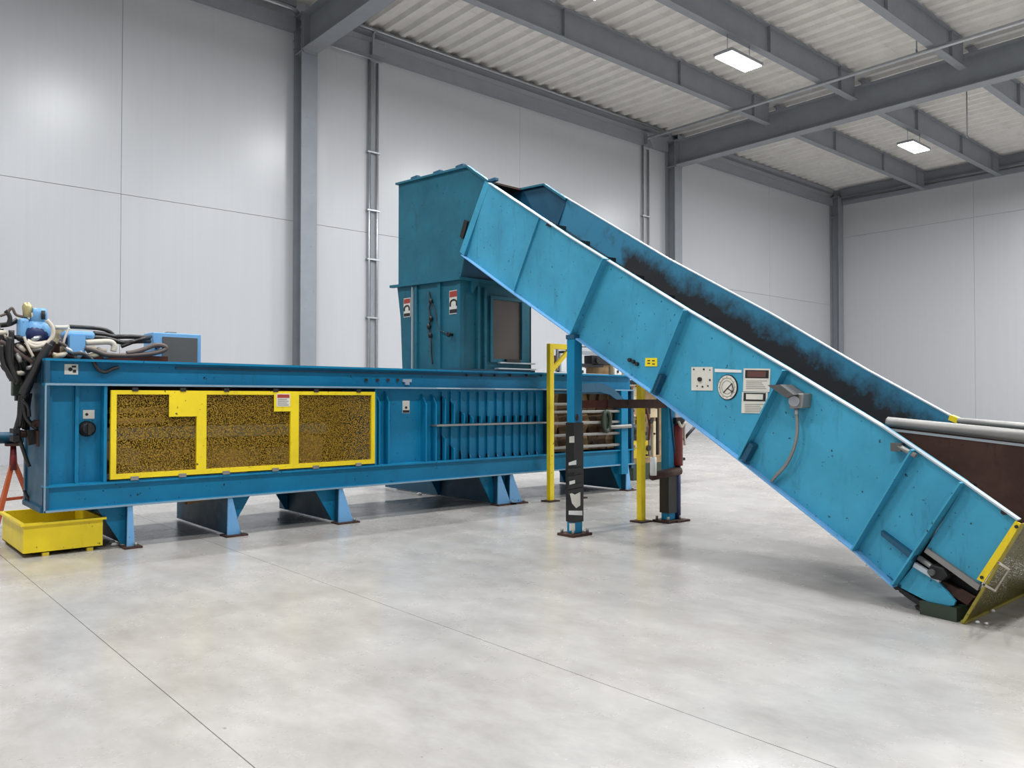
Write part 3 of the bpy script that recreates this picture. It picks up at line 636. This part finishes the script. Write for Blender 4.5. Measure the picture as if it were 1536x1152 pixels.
hp = [(1498, 844), (1512.7, 853.7), (1492.4, 886.5), (1476, 877)]
def gpt(x, y, o=.05):
    P0 = GA + gn_ * o; r = ray(x, y); return EYE + r * ((P0 - EYE).dot(gn_) / r.dot(gn_))
hpts = [gpt(*hp[0], 0.0)] + [gpt(*p) for p in hp[:1]] + [gpt(*hp[1]), gpt(*hp[2]), gpt(*hp[3]), gpt(*hp[3], 0.0)]
MB().tube(hpts, .009, 6).build('handle', 'hose_cream', ge)
for x, y in ((1489, 916),):
    MB().sphere(on('z', .02, x, y), .018, .018, .012, 6, 4).build('caked_scrap', 'foam', ge)
# stickers, plates and gauge on the side
def csign(pix, name, mat, parent=con, w0=-.008, t=.008): return cpart(name, cpoly(pix, w0, t), mat, parent)
ys = csign([(968, 537), (985.5, 537), (985.5, 549.5), (967.5, 549.5)], 'yellow_sticker', 'sign_yellow')
for x, y in ((973, 541), (980, 541), (973, 545), (980, 546)): csign([(x - 2, y - .8), (x + 2, y - .8), (x + 2, y + .8), (x - 2, y + .8)], 'sticker_mark', 'ink', ys, -.010, .002)
for x, y in ((946, 540), (951.5, 542.5), (957, 546)): P = cv(x, y); cpart('bolt', disc(P, -CN, .022, .03, 8), 'ink')
p1 = csign([(1037, 550.5), (1069, 550.5), (1069, 586), (1037, 585.5)], 'control_plate', 'paper')
for x, y, r_ in ((1050.5, 569, .022), (1041, 554, .008), (1056, 554, .010), (1065, 555, .006), (1065, 570, .010), (1046, 579, .007), (1062, 579, .008), (1054, 580, .009)):
    disc(cv(x, y, -.008), -CN, r_, .02 if r_ > .02 else .006, 10).build('knob', 'ink', p1)
csign([(1072, 553), (1112, 555), (1112, 559), (1072, 558)], 'white_strip', 'white')
P = cv(1092, 581, 0)
g0 = cpart('dial_plate', disc(P, -CN, .120, .010, 28), 'ink')
g1 = disc(P - CN * .010, -CN, .112, .004, 28).build('dial_face', 'paper', g0)
e1 = Vector(CD); e2 = ZV
def ring(r, rad): return MB().tube([P - CN * .015 + (e1 * math.cos(t) + e2 * math.sin(t)) * r for t in [k * math.pi / 14 for k in range(29)]], rad, 5, caps=False)
ring(.088, .0035).build('dial_ring', 'ink_soft', g0); ring(.062, .003).build('dial_ring', 'ink_soft', g0)
for k in range(12):
    t = k * math.pi / 6; q = P - CN * .015 + (e1 * math.cos(t) + e2 * math.sin(t)) * .099
    MB().sphere(q, .004, .004, .004, 5, 4).build('dial_mark', 'ink', g0)
MB().tube([cv(1085, 589, -.017), cv(1098, 575, -.017)], .005, 5).tube([cv(1098, 575, -.017), cv(1100, 584, -.017), cv(1097, 590, -.017)], .004, 5).tube([cv(1092, 583, -.017), cv(1099, 588, -.017)], .004, 5).build('dial_pointer', 'ink', g0)
p2 = csign([(1115.5, 552.5), (1155.5, 553), (1154, 588), (1114.5, 587)], 'notice_plate', 'paper')
csign([(1118, 555), (1153, 555.5), (1152.5, 567.5), (1117.5, 567)], 'notice_header', 'ink', p2, -.011, .003)
csign([(1121, 556.5), (1149, 557), (1148.5, 566), (1121, 565.5)], 'notice_header_field', 'sign_brown', p2, -.014, .003)
p3 = csign([(1113, 588), (1151.5, 588.5), (1150, 620.5), (1112, 619.5)], 'notice_plate', 'paper')
csign([(1115.5, 589), (1148.5, 589.5), (1148, 602), (1115, 601.5)], 'notice_header', 'ink', p3, -.011, .003)
csign([(1119, 591), (1144.5, 591.5), (1144, 599.5), (1119, 599)], 'notice_header_field', 'paper', p3, -.014, .003)
for pp, y0, x0, x1 in ((p2, 571, 1119, 1150), (p3, 606, 1117, 1147)):
    for k in range(5): csign([(x0, y0 + k * 2.8), (x1 - (k * 7) % 9, y0 + k * 2.8), (x1 - (k * 7) % 9, y0 + 1 + k * 2.8), (x0, y0 + 1 + k * 2.8)], 'notice_line', 'ink_soft', pp, -.010, .002)
# stop switch with its hood and cable
sw = cpart('limit_switch', cpoly([(1181, 590), (1205, 590), (1203, 612), (1184, 613)], -.12, .12), 'steel_worn', bevel=.01)
MB().prism([cv(1171, 578, -.02), cv(1190, 577, -.02), cv(1210, 592, -.02), cv(1200, 597, -.02)], -CN * .18).build('switch_hood', 'dark_panel', sw)
MB().tube([cv(1191, 602, -.12), cv(1191, 602, -.15)], .045, 12).build('switch_cap', 'galv', sw)
MB().tube([cv(1195, 612, -.06), cv(1195, 622, -.06)], .02, 8).build('gland', 'galv', sw)
cbp = spline([cv(1195, 618, -.06), cv(1196, 645, -.07), cv(1191, 672, -.07), cv(1179, 697, -.06), cv(1163, 715, -.04), cv(1158, 722, -.03)], 6)
cpart('switch_cable', MB().tube(cbp, .016, 6), 'steel_worn')
tp = cpart('hinge_pin', MB().tube([cv(1346, 668, -.05), cv(1374, 684, -.05)], .02, 8), 'steel_worn')
MB().box(*[c for ab in zip(*[(cv(1346, 670, -.06) - Vector((.01, .03, .035))), (cv(1346, 670, -.02) + Vector((.02, .03, .03)))]) for c in ab]).build('pin_block', 'dark_panel', tp)
for x, y in ((823, 337), (826, 338), (1508, 768)): P = cv(x, y); cpart('bolt', disc(P, -CN, .02, .025, 8), 'ink')
# infeed baffle: dark rusty plates with a worn steel rim
R0 = cl(.60, .07, 1.42); PE = ray(1560, 657)
def at_w(px, py, wd): return cv(px, py, wd)
R1 = at_w(1536, 654.5, .62); R2 = R1 + (R1 - R0) * .35
bf = cpart('infeed_baffle', MB().prism([R0, R2, Vector((R2.x, R2.y, .55)), Vector((R0.x, R0.y, .75))], Vector((.01, .02, 0))), 'rust')
MB().tube([R0 - (R1 - R0) * .015, R0, R1, R2], [.02, .04, .05, .05], 10).build('baffle_rim', 'steel_worn', bf)
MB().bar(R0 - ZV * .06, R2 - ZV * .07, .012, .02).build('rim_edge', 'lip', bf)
E0 = FT[4]; E1 = cv(1536, 640, W - .02); E1 = E0 + (E1 - E0) * 1.9
b2_ = cpart('infeed_wing', MB().prism([E0 + CN * -.01, E1, Vector((E1.x, E1.y, .5)), Vector((E0.x, E0.y, .6))], CN * -.02), 'rust')
MB().tube([E0 - CN * .02, E1 - CN * .02], .035, 8).build('wing_rim', 'steel_worn', b2_)
cpart('edge_marker', MB().bar(cv(1426, 626, W), cv(1441, 632, W), .06, .05), 'yellow')
# legs
LN = Vector((6.745, 6.60, 0)); LFv = Vector((8.40, 6.52, 0))
def leg(c, zt, wrap):
    o = cpart('leg', MB().box(c.x - .07, c.x + .07, c.y - .06, c.y + .06, .03, zt), 'blue', bevel=.008)
    MB().box(c.x - .16, c.x + .16, c.y - .13, c.y + .13, 0, .03).build('base_plate', 'rust', o)
    for i in (-1, 1):
        for j in (-1, 1): MB().tube([c + Vector((i * .12, j * .09, .03)), c + Vector((i * .12, j * .09, .08))], .018, 6).build('anchor_bolt', 'steel_worn', o)
    return o
zt = lambda px, py: cv(px, py).z
ln = leg(LN, 2.34, 1)
MB().box(LN.x - .078, LN.x + .078, LN.y - .066, LN.y + .066, 2.30, 2.35).build('leg_bracket', 'blue_dark', ln)
def zl(y): return on('y', LN.y - .07, 862, y).z
tw = MB().box(LN.x - .078, LN.x + .078, LN.y - .068, LN.y + .068, zl(706), zl(634)).box(LN.x - .08, LN.x + .08, LN.y - .07, LN.y + .07, zl(741), zl(704)).box(LN.x - .078, LN.x + .078, LN.y - .068, LN.y + .068, zl(784), zl(741)).build('tape_wrap', 'rubber', ln)
rw = random.Random(3)
def lband(pix, mat, k=.075): MB().prism([on('y', LN.y - k, x, y) for x, y in pix], (0, -.006, 0)).build('tape_band', mat, ln)
lband([(853, 694), (864, 690), (864, 697), (853, 698)], 'white'); lband([(854, 722), (862, 720), (862, 725), (854, 727)], 'white')
lband([(854, 738), (862, 742), (870, 738), (870, 758), (864, 762), (858, 755)], 'paper'); lband([(853, 766), (873, 766), (873, 773), (853, 772)], 'white')
lband([(854, 785), (862, 785), (862, 796), (854, 796)], 'paper', .066); lband([(854, 655 - 0), (861, 654), (861, 664), (854, 664)], 'paper'); 
for y in (702, 713, 726, 733):
    MB().prism([on('y', LN.y - .085, x, yy) for x, yy in ((852, y + 3), (874, y - 2), (875, y + 3), (852, y + 8))], (0, .02, 0)).build('tape_band', 'rubber', ln)
sp = MB().sphere(LN + Vector((-.03, -.07, 1.93 - .55)), .03, .012, .04).build('paint_chip', 'ink', ln)
lf = leg(LFv, 2.15, 0)
MB().box(LFv.x - .085, LFv.x + .085, LFv.y - .075, LFv.y + .075, .12, .62).build('tape_wrap', 'rubber', lf)
MB().prism([LFv + Vector((-.05, -.065, 1.5)), LFv + Vector((.07, -.065, .75)), LFv + Vector((.07, -.065, .82)), LFv + Vector((-.03, -.065, 1.55))], (0, -.01, 0)).build('brace', 'blue_dark', lf)
cpart('cross_brace', MB().bar((LN.x + .07, LN.y + .02, 1.535), (LN.x + .55, LN.y + .01, 1.535), .06, .09), 'rust_red')
cpart('cross_brace', MB().bar((LN.x + .55, LN.y + .01, 1.535), (LFv.x + .0, LFv.y - .0, 1.535), .08, .11), 'rust')
cpart('clamp_bar', MB().tube([(7.98, 6.45, .62), (LFv.x + .12, LFv.y - .09, .66)], .055, 8), 'rust')
# ------------------------------------------------------------------ yellow guard frame by the chute
yf = thing('safety_barrier', (8.3, 7.9, 0), 'yellow steel frame of two posts and a braced top bar beside the baler chute', 'barrier')
Y1 = Vector((8.66, 9.0, 0)); Y2 = Vector((8.12, 6.74, 0)); Y3 = Vector((9.28, 9.0, 0)); zt1 = 2.46
def ypost(P, zz, par):
    o = MB().box(P.x - .045, P.x + .045, P.y - .04, P.y + .04, .02, zz).build('post', 'yellow', par, bevel=.008)
    MB().box(P.x - .11, P.x + .11, P.y - .1, P.y + .1, 0, .02).build('base_plate', 'rust', o)
ypost(Y1, zt1, yf); ypost(Y3, zt1 - .08, yf)
MB().bar((Y1.x + .045, Y1.y, zt1 - .04), (Y3.x + .05, Y1.y + .0, zt1 - .04), .07, .08).build('top_bar', 'yellow', yf)
MB().bar((Y1.x + .03, Y1.y, zt1 - .42), (Y1.x + .42, Y1.y, zt1 - .08), .05, .06).build('brace', 'yellow', yf)
yp = thing('yellow_bollard', (Y2.x, Y2.y, 0), 'single yellow steel post standing in front of the far conveyor leg', 'post')
ypost(Y2, 2.1, yp)
# red and blue cylinder beside the far leg, white roll
cy = thing('hydraulic_cylinder', (8.68, 6.5, 0), 'upright cylinder, red above and dark blue below, beside the far conveyor leg', 'cylinder')
CP = on('z', .03, 1015, 778); cx, cyv = CP.x, CP.y
def zc(y): return on('y', cyv, 1015, y).z
MB().tube([(cx, cyv, .02), (cx, cyv, zc(695))], .055, 12).build('lower_tube', 'navy', cy)
MB().tube([(cx, cyv, zc(698)), (cx, cyv, zc(640)), (cx, cyv, zc(634))], [.085, .085, .06], 14).build('upper_tube', 'red', cy)
MB().box(cx - .13, cx + .13, cyv - .12, cyv + .12, 0, .025).build('base_plate', 'rust', cy)
MB().tube(spline([(cx - .07, cyv - .09, zc(632)), (cx - .02, cyv - .1, zc(640)), (cx + .05, cyv - .1, zc(634)), (cx + .09, cyv - .06, zc(645)), (cx + .1, cyv - .06, zc(668))], 5), .016, 6).build('hose', 'hose_cream', cy)
MB().box(cx - .09, cx + .09, cyv - .07, cyv + .07, zc(636), zc(626)).build('clevis', 'black', cy)
MB().tube([(cx + .1, cyv - .04, zc(660)), (cx + .17, cyv - .06, zc(652)), (cx + .27, cyv - .1, zc(640))], .02, 6).build('hose', 'rubber', cy)
MB().box(cx + .06, cx + .15, cyv - .03, cyv + .03, zc(691), zc(687)).build('port', 'rust', cy)
RP = on('y', 6.42, 980, 700)
wr = thing('white_roll', (RP.x, 6.42, .7), 'white paper roll held upright against the far conveyor leg', 'roll')
z0, z1 = on('y', 6.42, 980, 713).z, on('y', 6.42, 980, 686).z
MB().tube([(RP.x, 6.42, z0), (RP.x, 6.42, z1)], .042, 14).build('sheet', 'white', wr); MB().tube([(RP.x, 6.42, z1), (RP.x, 6.42, z1 + .004)], .02, 10).build('core', 'ink_soft', wr)
# ------------------------------------------------------------------ wire tier behind the chute
TVV = 10.2
ti = thing('wire_tier', (11.2, 10.3, 0), 'cream and black wire tying machine standing beyond the baler chute', 'machine')
def tq(x, y, v=TVV): return on('y', v, x, y)
def tbox(x0, y0, x1, y1, name, mat, v=TVV, dp=.12):
    a, b_ = tq(x0, y0, v), tq(x1, y1, v); return MB().box(a.x, b_.x, v, v + dp, b_.z, a.z).build(name, mat, ti)
tbox(946, 578, 1000, 702, 'back_panel', 'tan', TVV + .55, .05)
tbox(880, 535, 943, 562, 'top_panel', 'tan', TVV + .25, .05)
tbox(868, 515, 1010, 519, 'top_rail', 'cream', TVV + .1, .05); tbox(868, 520, 1010, 528, 'top_rail', 'rust', TVV + .12, .08); tbox(868, 531, 1010, 534, 'top_rail', 'galv', TVV, .06)
tbox(868, 545, 905, 551, 'roller', 'black', TVV, .2); tbox(888, 533, 915, 548, 'motor', 'black', TVV, .2)
tbox(920, 548, 925, 563, 'bracket', 'cream'); tbox(925, 550, 933, 563, 'bracket', 'yellow_old', TVV + .05)
for x in (873, 926):
    o = tbox(x - 4, 552, x + 6, 563.5, 'bearing_plate', 'white', TVV - .02, .03); P = tq(x + .5, 557.5, TVV - .02); disc(P, (0, -1, 0), .028, .01, 12).build('bearing_hole', 'ink', o)
tbox(868, 563, 1010, 570, 'cross_beam', 'blue_dark', TVV - .1, .1); tbox(936, 570, 1010, 578, 'cross_beam', 'black', TVV - .05, .1)
for x0, x1, mt in ((938, 945, 'cream'), (945.5, 949, 'black'), (950, 958, 'cream'), (959, 966, 'yellow_old'), (968, 985, 'tan'), (973, 984, 'cream')):
    tbox(x0, 580, x1, 606, 'needle_guide', mt, TVV + rnd.uniform(0, .25), .06)
for (x0, y0, x1, y1, mt) in ((938, 602, 958, 606, 'cream'), (943, 612, 957, 625, 'tan'), (975, 613, 986, 626, 'cream'), (941, 627, 957, 630, 'cream'), (942, 640, 955, 660, 'black'), (949, 662, 972, 686, 'yellow_old'), (968, 655, 976, 686, 'cream'), (974, 640, 978, 690, 'steel_worn'), (980, 632, 984, 690, 'cream'), (946, 686, 1000, 692, 'tan')):
    tbox(x0, y0, x1, y1, 'linkage', mt, TVV + rnd.uniform(-.05, .25), .08)
MB().tube([tq(941, 634), tq(952, 638), tq(958, 646)], .03, 6).build('linkage', 'cream', ti); MB().tube([tq(970, 612), tq(975, 640), tq(973, 660)], .025, 6).build('cable', 'rust_red', ti)
MB().tube([tq(941, 645, TVV - .1), tq(955, 645, TVV - .1)], .12, 14).build('spool', 'black', ti)
a, b_ = tq(950, 692), tq(995, 735)
MB().box(a.x, b_.x, TVV, TVV + .5, 0.0, a.z).build('base_cabinet', 'green_dark', ti)
for x, y, r_ in ((897, 540, .07), (972, 672, .06), (962, 678, .05), (976, 632, .05)):
    disc(tq(x, y, TVV - .03), (0, -1, 0), r_, .03, 12).build('pulley', 'black', ti)
for k in range(14):
    x = rnd.uniform(942, 982); y = rnd.uniform(610, 684); disc(tq(x, y, TVV - .02), (0, -1, 0), rnd.uniform(.015, .035), .03, 8).build('fitting', rnd.choice(['cream', 'rust', 'black', 'galv']), ti)
for k in range(26):
    x = rnd.uniform(941, 984); y = rnd.uniform(582, 684); wd = rnd.uniform(2, 7); hh = rnd.uniform(3, 12)
    tbox(x, y, x + wd, y + hh, 'linkage', rnd.choice(['cream', 'rust', 'black', 'tan', 'black', 'hose_brown', 'steel_worn']), TVV + rnd.uniform(.0, .4), rnd.uniform(.04, .1))
for x in (956, 986): tbox(x, 578, x + 3, 700, 'upright', 'black', TVV + .2, .05)
# small items on the rail above the chute
tbox(842, 530, 850, 558, 'side_box', 'white', TVV - .3, .15); tbox(836, 520, 838, 556, 'upright', 'steel_worn', TVV - .3, .04); tbox(830, 533, 834, 556, 'upright', 'rust', TVV - .3, .04)
tbox(846, 526, 852, 530, 'side_box_lid', 'black', TVV - .3, .15)
for x0, x1, mt in ((838, 841, 'black'), (850, 856, 'black')): tbox(x0, 524 + (x0 % 7), x1, 558, 'upright', mt, TVV - .25, .05)
# ------------------------------------------------------------------ hydraulics on the left end
ZB = 2.01
hy = thing('hydraulic_unit', (2.0, 9.7, ZB), 'light blue hydraulic valves with black and cream hoses on the left end of the baler', 'hydraulics')
def q(x, y, v=9.6): return on('y', v, x, y)
def hyp(name, m_, mat, parent=hy, bevel=0): return m_.build(name, mat, parent, bevel=bevel)
c0 = q(57, 497)
vb = hyp('main_valve', MB().sphere(c0, .125, .12, .135, 16, 10), 'blue_light')
MB().tube([c0 + ZV * .08, q(59, 470), q(59, 463)], [.085, .075, .07], 12).build('valve_neck', 'blue_light', vb)
MB().tube([q(41, 476), q(41, 466), q(41, 460), q(40, 454)], [.04, .045, .05, .03], 12).build('valve_cap', 'brass', vb)
MB().tube([q(46, 474), q(58, 474)], .045, 10).build('valve_boss', 'hose_cream', vb)
MB().tube([q(65, 466, 9.5), q(65, 479, 9.5)], .02, 8).build('valve_screw', 'ink', vb)
a, b_ = q(28, 477), q(43, 512)
hyp('side_block', MB().box(a.x, b_.x, 9.55, 9.75, b_.z, a.z), 'blue_light', bevel=.03)
hyp('mount_plate', MB().box(q(28, 500).x, q(90, 500).x, 9.6, 10.0, ZB, q(50, 514).z), 'rust')
a, b_ = q(93, 496), q(140, 510)
v2 = hyp('pilot_valve', MB().box(a.x, b_.x, 9.5, 9.72, b_.z, a.z), 'blue_light', bevel=.035)
a, b_ = q(105, 503, 9.42), q(128, 530, 9.42); MB().box(a.x, b_.x, 9.42, 9.58, b_.z, a.z).build('valve_body', 'blue_light', v2)
MB().box(q(92, 508).x, q(105, 508).x, 9.52, 9.7, q(92, 519).z, q(92, 508).z).build('valve_port', 'navy', v2)
hyp('manifold', MB().box(q(62, 520).x, q(250, 520).x, 9.55, 10.1, ZB, q(100, 530).z), 'rust_red')
hyp('manifold', MB().box(q(80, 505, 9.9).x, q(100, 505, 9.9).x, 9.8, 10.0, ZB, q(90, 492, 9.9).z), 'cream')
def hose(pts, r, mat, v=9.6, nm='hose'):
    P = [q(x, y, (p[0] if p else v)) for x, y, *p in pts]; hyp(nm, MB().tube(spline(P, 6), r, 8), mat)
hose([(70, 480), (79, 492), (78, 506), (68, 516), (52, 520), (38, 513)], .022, 'hose_cream', 9.45)
hose([(36, 505), (42, 520), (50, 535)], .013, 'hose_cream', 9.42)
hose([(40, 513), (55, 517), (73, 515)], .035, 'hose_cream', 9.47)
hose([(82, 491), (100, 491), (104, 489)], .022, 'hose_cream', 9.7)
hose([(104, 490), (125, 491), (150, 493), (165, 498), (172, 506)], .022, 'hose', 9.7)
hose([(140, 500), (158, 502), (172, 505), (195, 505), (224, 507, 9.9)], .026, 'hose', 9.68)
hose([(138, 506), (160, 508), (185, 514), (205, 512), (224, 512, 9.9)], .026, 'hose', 9.64)
hose([(182, 520), (200, 513), (215, 508), (226, 505, 9.9)], .020, 'hose', 9.62)
hose([(128, 514), (148, 513), (165, 513), (171, 518), (170, 527)], .032, 'hose_cream', 9.5)
hose([(127, 522), (142, 526), (160, 532), (195, 533), (230, 530), (248, 524), (246, 519), (232, 518), (210, 526), (190, 530)], .026, 'hose_brown', 9.42)
hose([(94, 520), (98, 505), (104, 492)], .012, 'hose_cream', 9.45)
hose([(88, 513), (100, 520), (107, 530), (113, 538)], .016, 'hose_brown', 9.42)
hose([(110, 531), (125, 531), (138, 540), (147, 554), (158, 558), (170, 553), (178, 551)], .020, 'hose', 9.2)
hose([(75, 517), (66, 530), (57, 545), (50, 560), (40, 578), (34, 592)], .040, 'hose', 9.35)
hose([(80, 512), (74, 520), (60, 540), (52, 556), (44, 580), (36, 596)], .030, 'hose', 9.45)
hose([(0, 512), (15, 520), (33, 533), (52, 545)], .022, 'hose_brown', 9.5)
hose([(0, 520), (8, 540), (20, 560), (26, 572)], .040, 'hose', 9.6); hose([(4, 500), (18, 525), (30, 548), (32, 570)], .034, 'hose', 9.65)
hose([(0, 535), (8, 552), (14, 566), (22, 573)], .018, 'hose', 9.55); hose([(14, 515), (26, 530), (38, 548), (40, 570)], .030, 'hose', 9.6)
hose([(0, 488), (14, 486), (26, 480)], .026, 'hose', 9.7); hose([(0, 474), (10, 470), (18, 462), (24, 472), (36, 476), (44, 482)], .014, 'hose_brown', 9.6)
hose([(12, 488), (15, 478), (12, 470), (8, 466)], .022, 'hose', 9.6)
hose([(32, 592), (31, 610), (30, 625), (26, 640), (24, 655)], .030, 'hose', 9.6); hose([(37, 594), (36, 612), (40, 628), (52, 640), (66, 646)], .024, 'hose', 9.5)
hose([(28, 655), (34, 672), (40, 690), (44, 700)], .020, 'hose', 9.6); hose([(34, 600), (42, 610), (44, 625)], .018, 'hose', 9.45)
hose([(36, 735), (44, 750), (52, 757)], .016, 'hose', 9.9)
rh = random.Random(21)
for k in range(13):
    x0 = rh.uniform(-6, 40); y0 = rh.uniform(488, 520); x1 = rh.uniform(18, 46); y1 = rh.uniform(560, 592); xm = (x0 + x1) / 2 + rh.uniform(-10, 6); vv = rh.uniform(9.45, 9.9)
    hose([(x0, y0, vv), (xm, (y0 + y1) / 2, vv), (x1, y1, vv)], rh.uniform(.014, .03), rh.choice(['hose', 'hose', 'rubber', 'hose_brown']))
hyp('pump_block', MB().box(q(30, 530).x, q(62, 530).x, 9.62, 9.95, q(30, 556).z, q(30, 512).z), 'black', bevel=.01)
hyp('pump_bracket', MB().box(q(36, 560).x, q(58, 560).x, 9.55, 9.8, q(36, 574).z, q(36, 552).z), 'rubber')
for k in range(5): hose([(34 + k * 3, 590, 9.5 + k * .05), (33 + k * 2.4, 612 + k, 9.5 + k * .05), (30 + k * 3, 640 + k * 2, 9.52 + k * .05)], .014 + .003 * (k % 3), 'hose')
hyp('valve_lower_navy', MB().sphere(c0 + Vector((-.012, -.022, -.03)), .117, .11, .112, 14, 8), 'navy', vb)  # navy sphere covering the lower front of the main valve
for k in range(16):
    x = rnd.uniform(2, 56); y = rnd.uniform(490, 560); P = q(x, y, rnd.uniform(9.45, 9.65)); d_ = Vector((rnd.uniform(-1, 1), -.3, rnd.uniform(-1, .2))).normalized() * .05
    hyp('fitting', MB().tube([P - d_, P, P + d_], [.018, .026, .018], 8), rnd.choice(['galv', 'hose_cream', 'rubber', 'steel_worn']))
for k in range(14):
    x = rnd.uniform(62, 180); y = rnd.uniform(521, 534); P = q(x, y, rnd.uniform(9.4, 9.55)); d_ = Vector((rnd.uniform(-1, 1), 0, rnd.uniform(-.5, .5))).normalized() * .05
    hyp('fitting', MB().tube([P - d_, P, P + d_], [.018, .028, .02], 8), rnd.choice(['galv', 'hose_cream', 'rust', 'cream', 'rubber']))
a, b_ = q(19.5, 566, 9.62), q(31, 594, 9.62); hyp('relay_box', MB().box(a.x, b_.x, 9.62, 9.74, b_.z, a.z), 'green_dark', bevel=.012)
hyp('relay_foot', MB().box(a.x + .03, b_.x + .03, 9.62, 9.72, b_.z - .05, b_.z), 'black')
# cylinder clevis on the end plate
hyp('cylinder_rod', MB().tube([q(24, 650, 9.6), q(36, 651, 9.6), q(60, 651, 9.6)], [.045, .04, .04], 10), 'rust')
hyp('clevis', MB().box(q(17, 645).x, q(26, 645).x, 9.5, 9.7, q(17, 650).z, q(17, 643).z).box(q(17, 655).x, q(26, 655).x, 9.5, 9.7, q(17, 662).z, q(17, 653).z).box(q(22, 645).x, q(28, 645).x, 9.53, 9.67, q(17, 664).z, q(17, 641).z), 'black')
hyp('pivot_bracket', MB().prism([q(x, y, 9.4) for x, y in ((50, 634), (58, 630), (66, 634), (66, 640), (48, 640))], (0, .2, 0)), 'rust')
hyp('pivot_bracket', MB().prism([q(x, y, 9.4) for x, y in ((56, 646), (62, 646), (62, 668), (57, 670))], (0, .1, 0)), 'rust')
hyp('pivot_block', MB().prism([q(x, y, 9.5) for x, y in ((40, 645), (62, 645), (62, 664), (44, 668))], (0, .12, 0)), 'black')
# electrical cabinet on top
eb = thing('electrical_box', (3.28, 10.1, ZB), 'light blue electrical box with a grey front panel on top of the baler', 'electrical box')
a, b_ = on('y', 9.9, 229, 498), on('y', 9.9, 302, 500)
MB().box(a.x, b_.x, 9.9, 10.25, ZB, a.z).build('case', 'blue_light', eb, bevel=.012)
a2_, b2_ = on('y', 9.89, 244, 505), on('y', 9.89, 296, 541)
MB().box(a2_.x, b2_.x, 9.888, 9.9, ZB + .02, a2_.z).build('front_panel', 'dark_panel', eb)
MB().tube([(a.x + .05, 9.9, ZB + .20), (a.x + .05, 9.86, ZB + .20)], .025, 10).build('knob', 'ink', eb)
MB().box(a.x + .2, a.x + .3, 9.98, 10.1, a.z, a.z + .02).build('lid_hinge', 'steel_worn', eb)
# ------------------------------------------------------------------ drip tub, stand, scraps
tbv = 9.27; tu0, tu1 = 1.60, 2.33
tub = thing('drip_tub', (1.97, 9.9, 0), 'yellow steel drip tub on the floor under the left end of the baler', 'tub')
tm = MB(); zb, zt_ = .035, .345; e = .012; vb_ = 10.45
tm.box(tu0, tu1, tbv, vb_, zb, zb + .01).box(tu0, tu1, tbv, tbv + e, zb, zt_).box(tu0, tu1, vb_ - e, vb_, zb, zt_).box(tu0, tu0 + e, tbv + e, vb_ - e, zb, zt_).box(tu1 - e, tu1, tbv + e, vb_ - e, zb, zt_)
tm.build('tub_body', 'yellow', tub)
tr = MB(); g = .03; tr.box(tu0 - g, tu1 + g, tbv - g, tbv, zt_ - .025, zt_).box(tu0 - g, tu1 + g, vb_, vb_ + g, zt_ - .025, zt_).box(tu0 - g, tu0, tbv, vb_, zt_ - .025, zt_).box(tu1, tu1 + g, tbv, vb_, zt_ - .025, zt_)
tr.build('rim', 'yellow', tub)
for uu, vv in ((tu0 + .2, tbv + .03), (tu1 - .12, tbv + .03), (tu0 + .05, vb_ - .1), (tu1 - .12, vb_ - .1)): MB().box(uu - .03, uu + .03, vv - .03, vv + .03, 0, zb).build('foot', 'yellow_old', tub)
st = thing('jack_stand', (1.62, 11.2, 0), 'orange steel jack stand behind the yellow tub', 'stand')
SV = 11.2; ap = on('y', SV, 20, 690); 
def sq(x, y, v=SV): return on('y', v, x, y)
l1 = on('z', .01, -4, 790); fa = sq(0, 772); d_ = (fa - ap).normalized(); A0 = ap + d_ * ((ap.z - .01) / -d_.z)
MB().bar(ap, A0, .045, .045).build('leg', 'orange', st)
fb = sq(38, 735, SV + .1); d_ = (fb - ap).normalized(); B0 = ap + d_ * ((ap.z - .01) / -d_.z); MB().bar(ap, B0, .04, .04).build('leg', 'orange', st)
C0 = Vector((ap.x - .1, SV + .55, .01)); MB().bar(ap, C0, .04, .04).build('leg', 'orange', st)
MB().bar(ap.lerp(A0, .55), ap.lerp(B0, .55), .035, .035).build('tie', 'orange', st); MB().bar(ap.lerp(A0, .55), ap.lerp(C0, .55), .035, .035).build('tie', 'orange', st)
MB().tube([ap - ZV * .12, ap + ZV * .0, sq(20, 668)], [.045, .04, .03], 10).build('screw_post', 'red', st)
MB().box(ap.x - .08, ap.x + .08, SV - .08, SV + .08, ap.z + .17, ap.z + .2).build('saddle', 'rust', st)
cyl = thing('ram_cylinder', (1.6, SV, ap.z + .2), 'blue-grey ram cylinder resting on the orange stand behind the baler end', 'cylinder')
zz = ap.z + .2 + .07
MB().tube([(ap.x - 1.1, SV, zz), (ap.x + .35, SV, zz)], .07, 14).build('barrel', 'blue_dark', cyl); MB().tube([(ap.x + .35, SV, zz), (ap.x + .5, SV, zz)], .05, 12).build('rod_end', 'rust', cyl)
k = 0
for x, y, r_ in ((168, 815, .035), (172, 819, .04), (178, 817, .03), (629, 743, .05), (445, 774, .035), (452, 775, .02), (418, 779, .02), (1300, 848, .012), (1480, 937, .018), (1466, 935, .02)):
    P = on('z', 0, x, y); rr = random.Random(k); k += 1; m_ = MB().sphere((P.x, P.y, r_ * .5), r_, r_ * .7, r_ * .5, 8, 5)
    for v in m_.v: v += Vector((rr.uniform(-1, 1), rr.uniform(-1, 1), 0)) * r_ * .25
    for v in m_.v: v.z = max(v.z, 0.001)
    lab = 'white foam scrap on the floor beneath the baler' if x < 1000 else 'tiny white scrap on the floor by the conveyor tail'
    tag(m_.build('foam_scrap', 'foam'), lab, 'scrap', 'foam scraps on the floor')
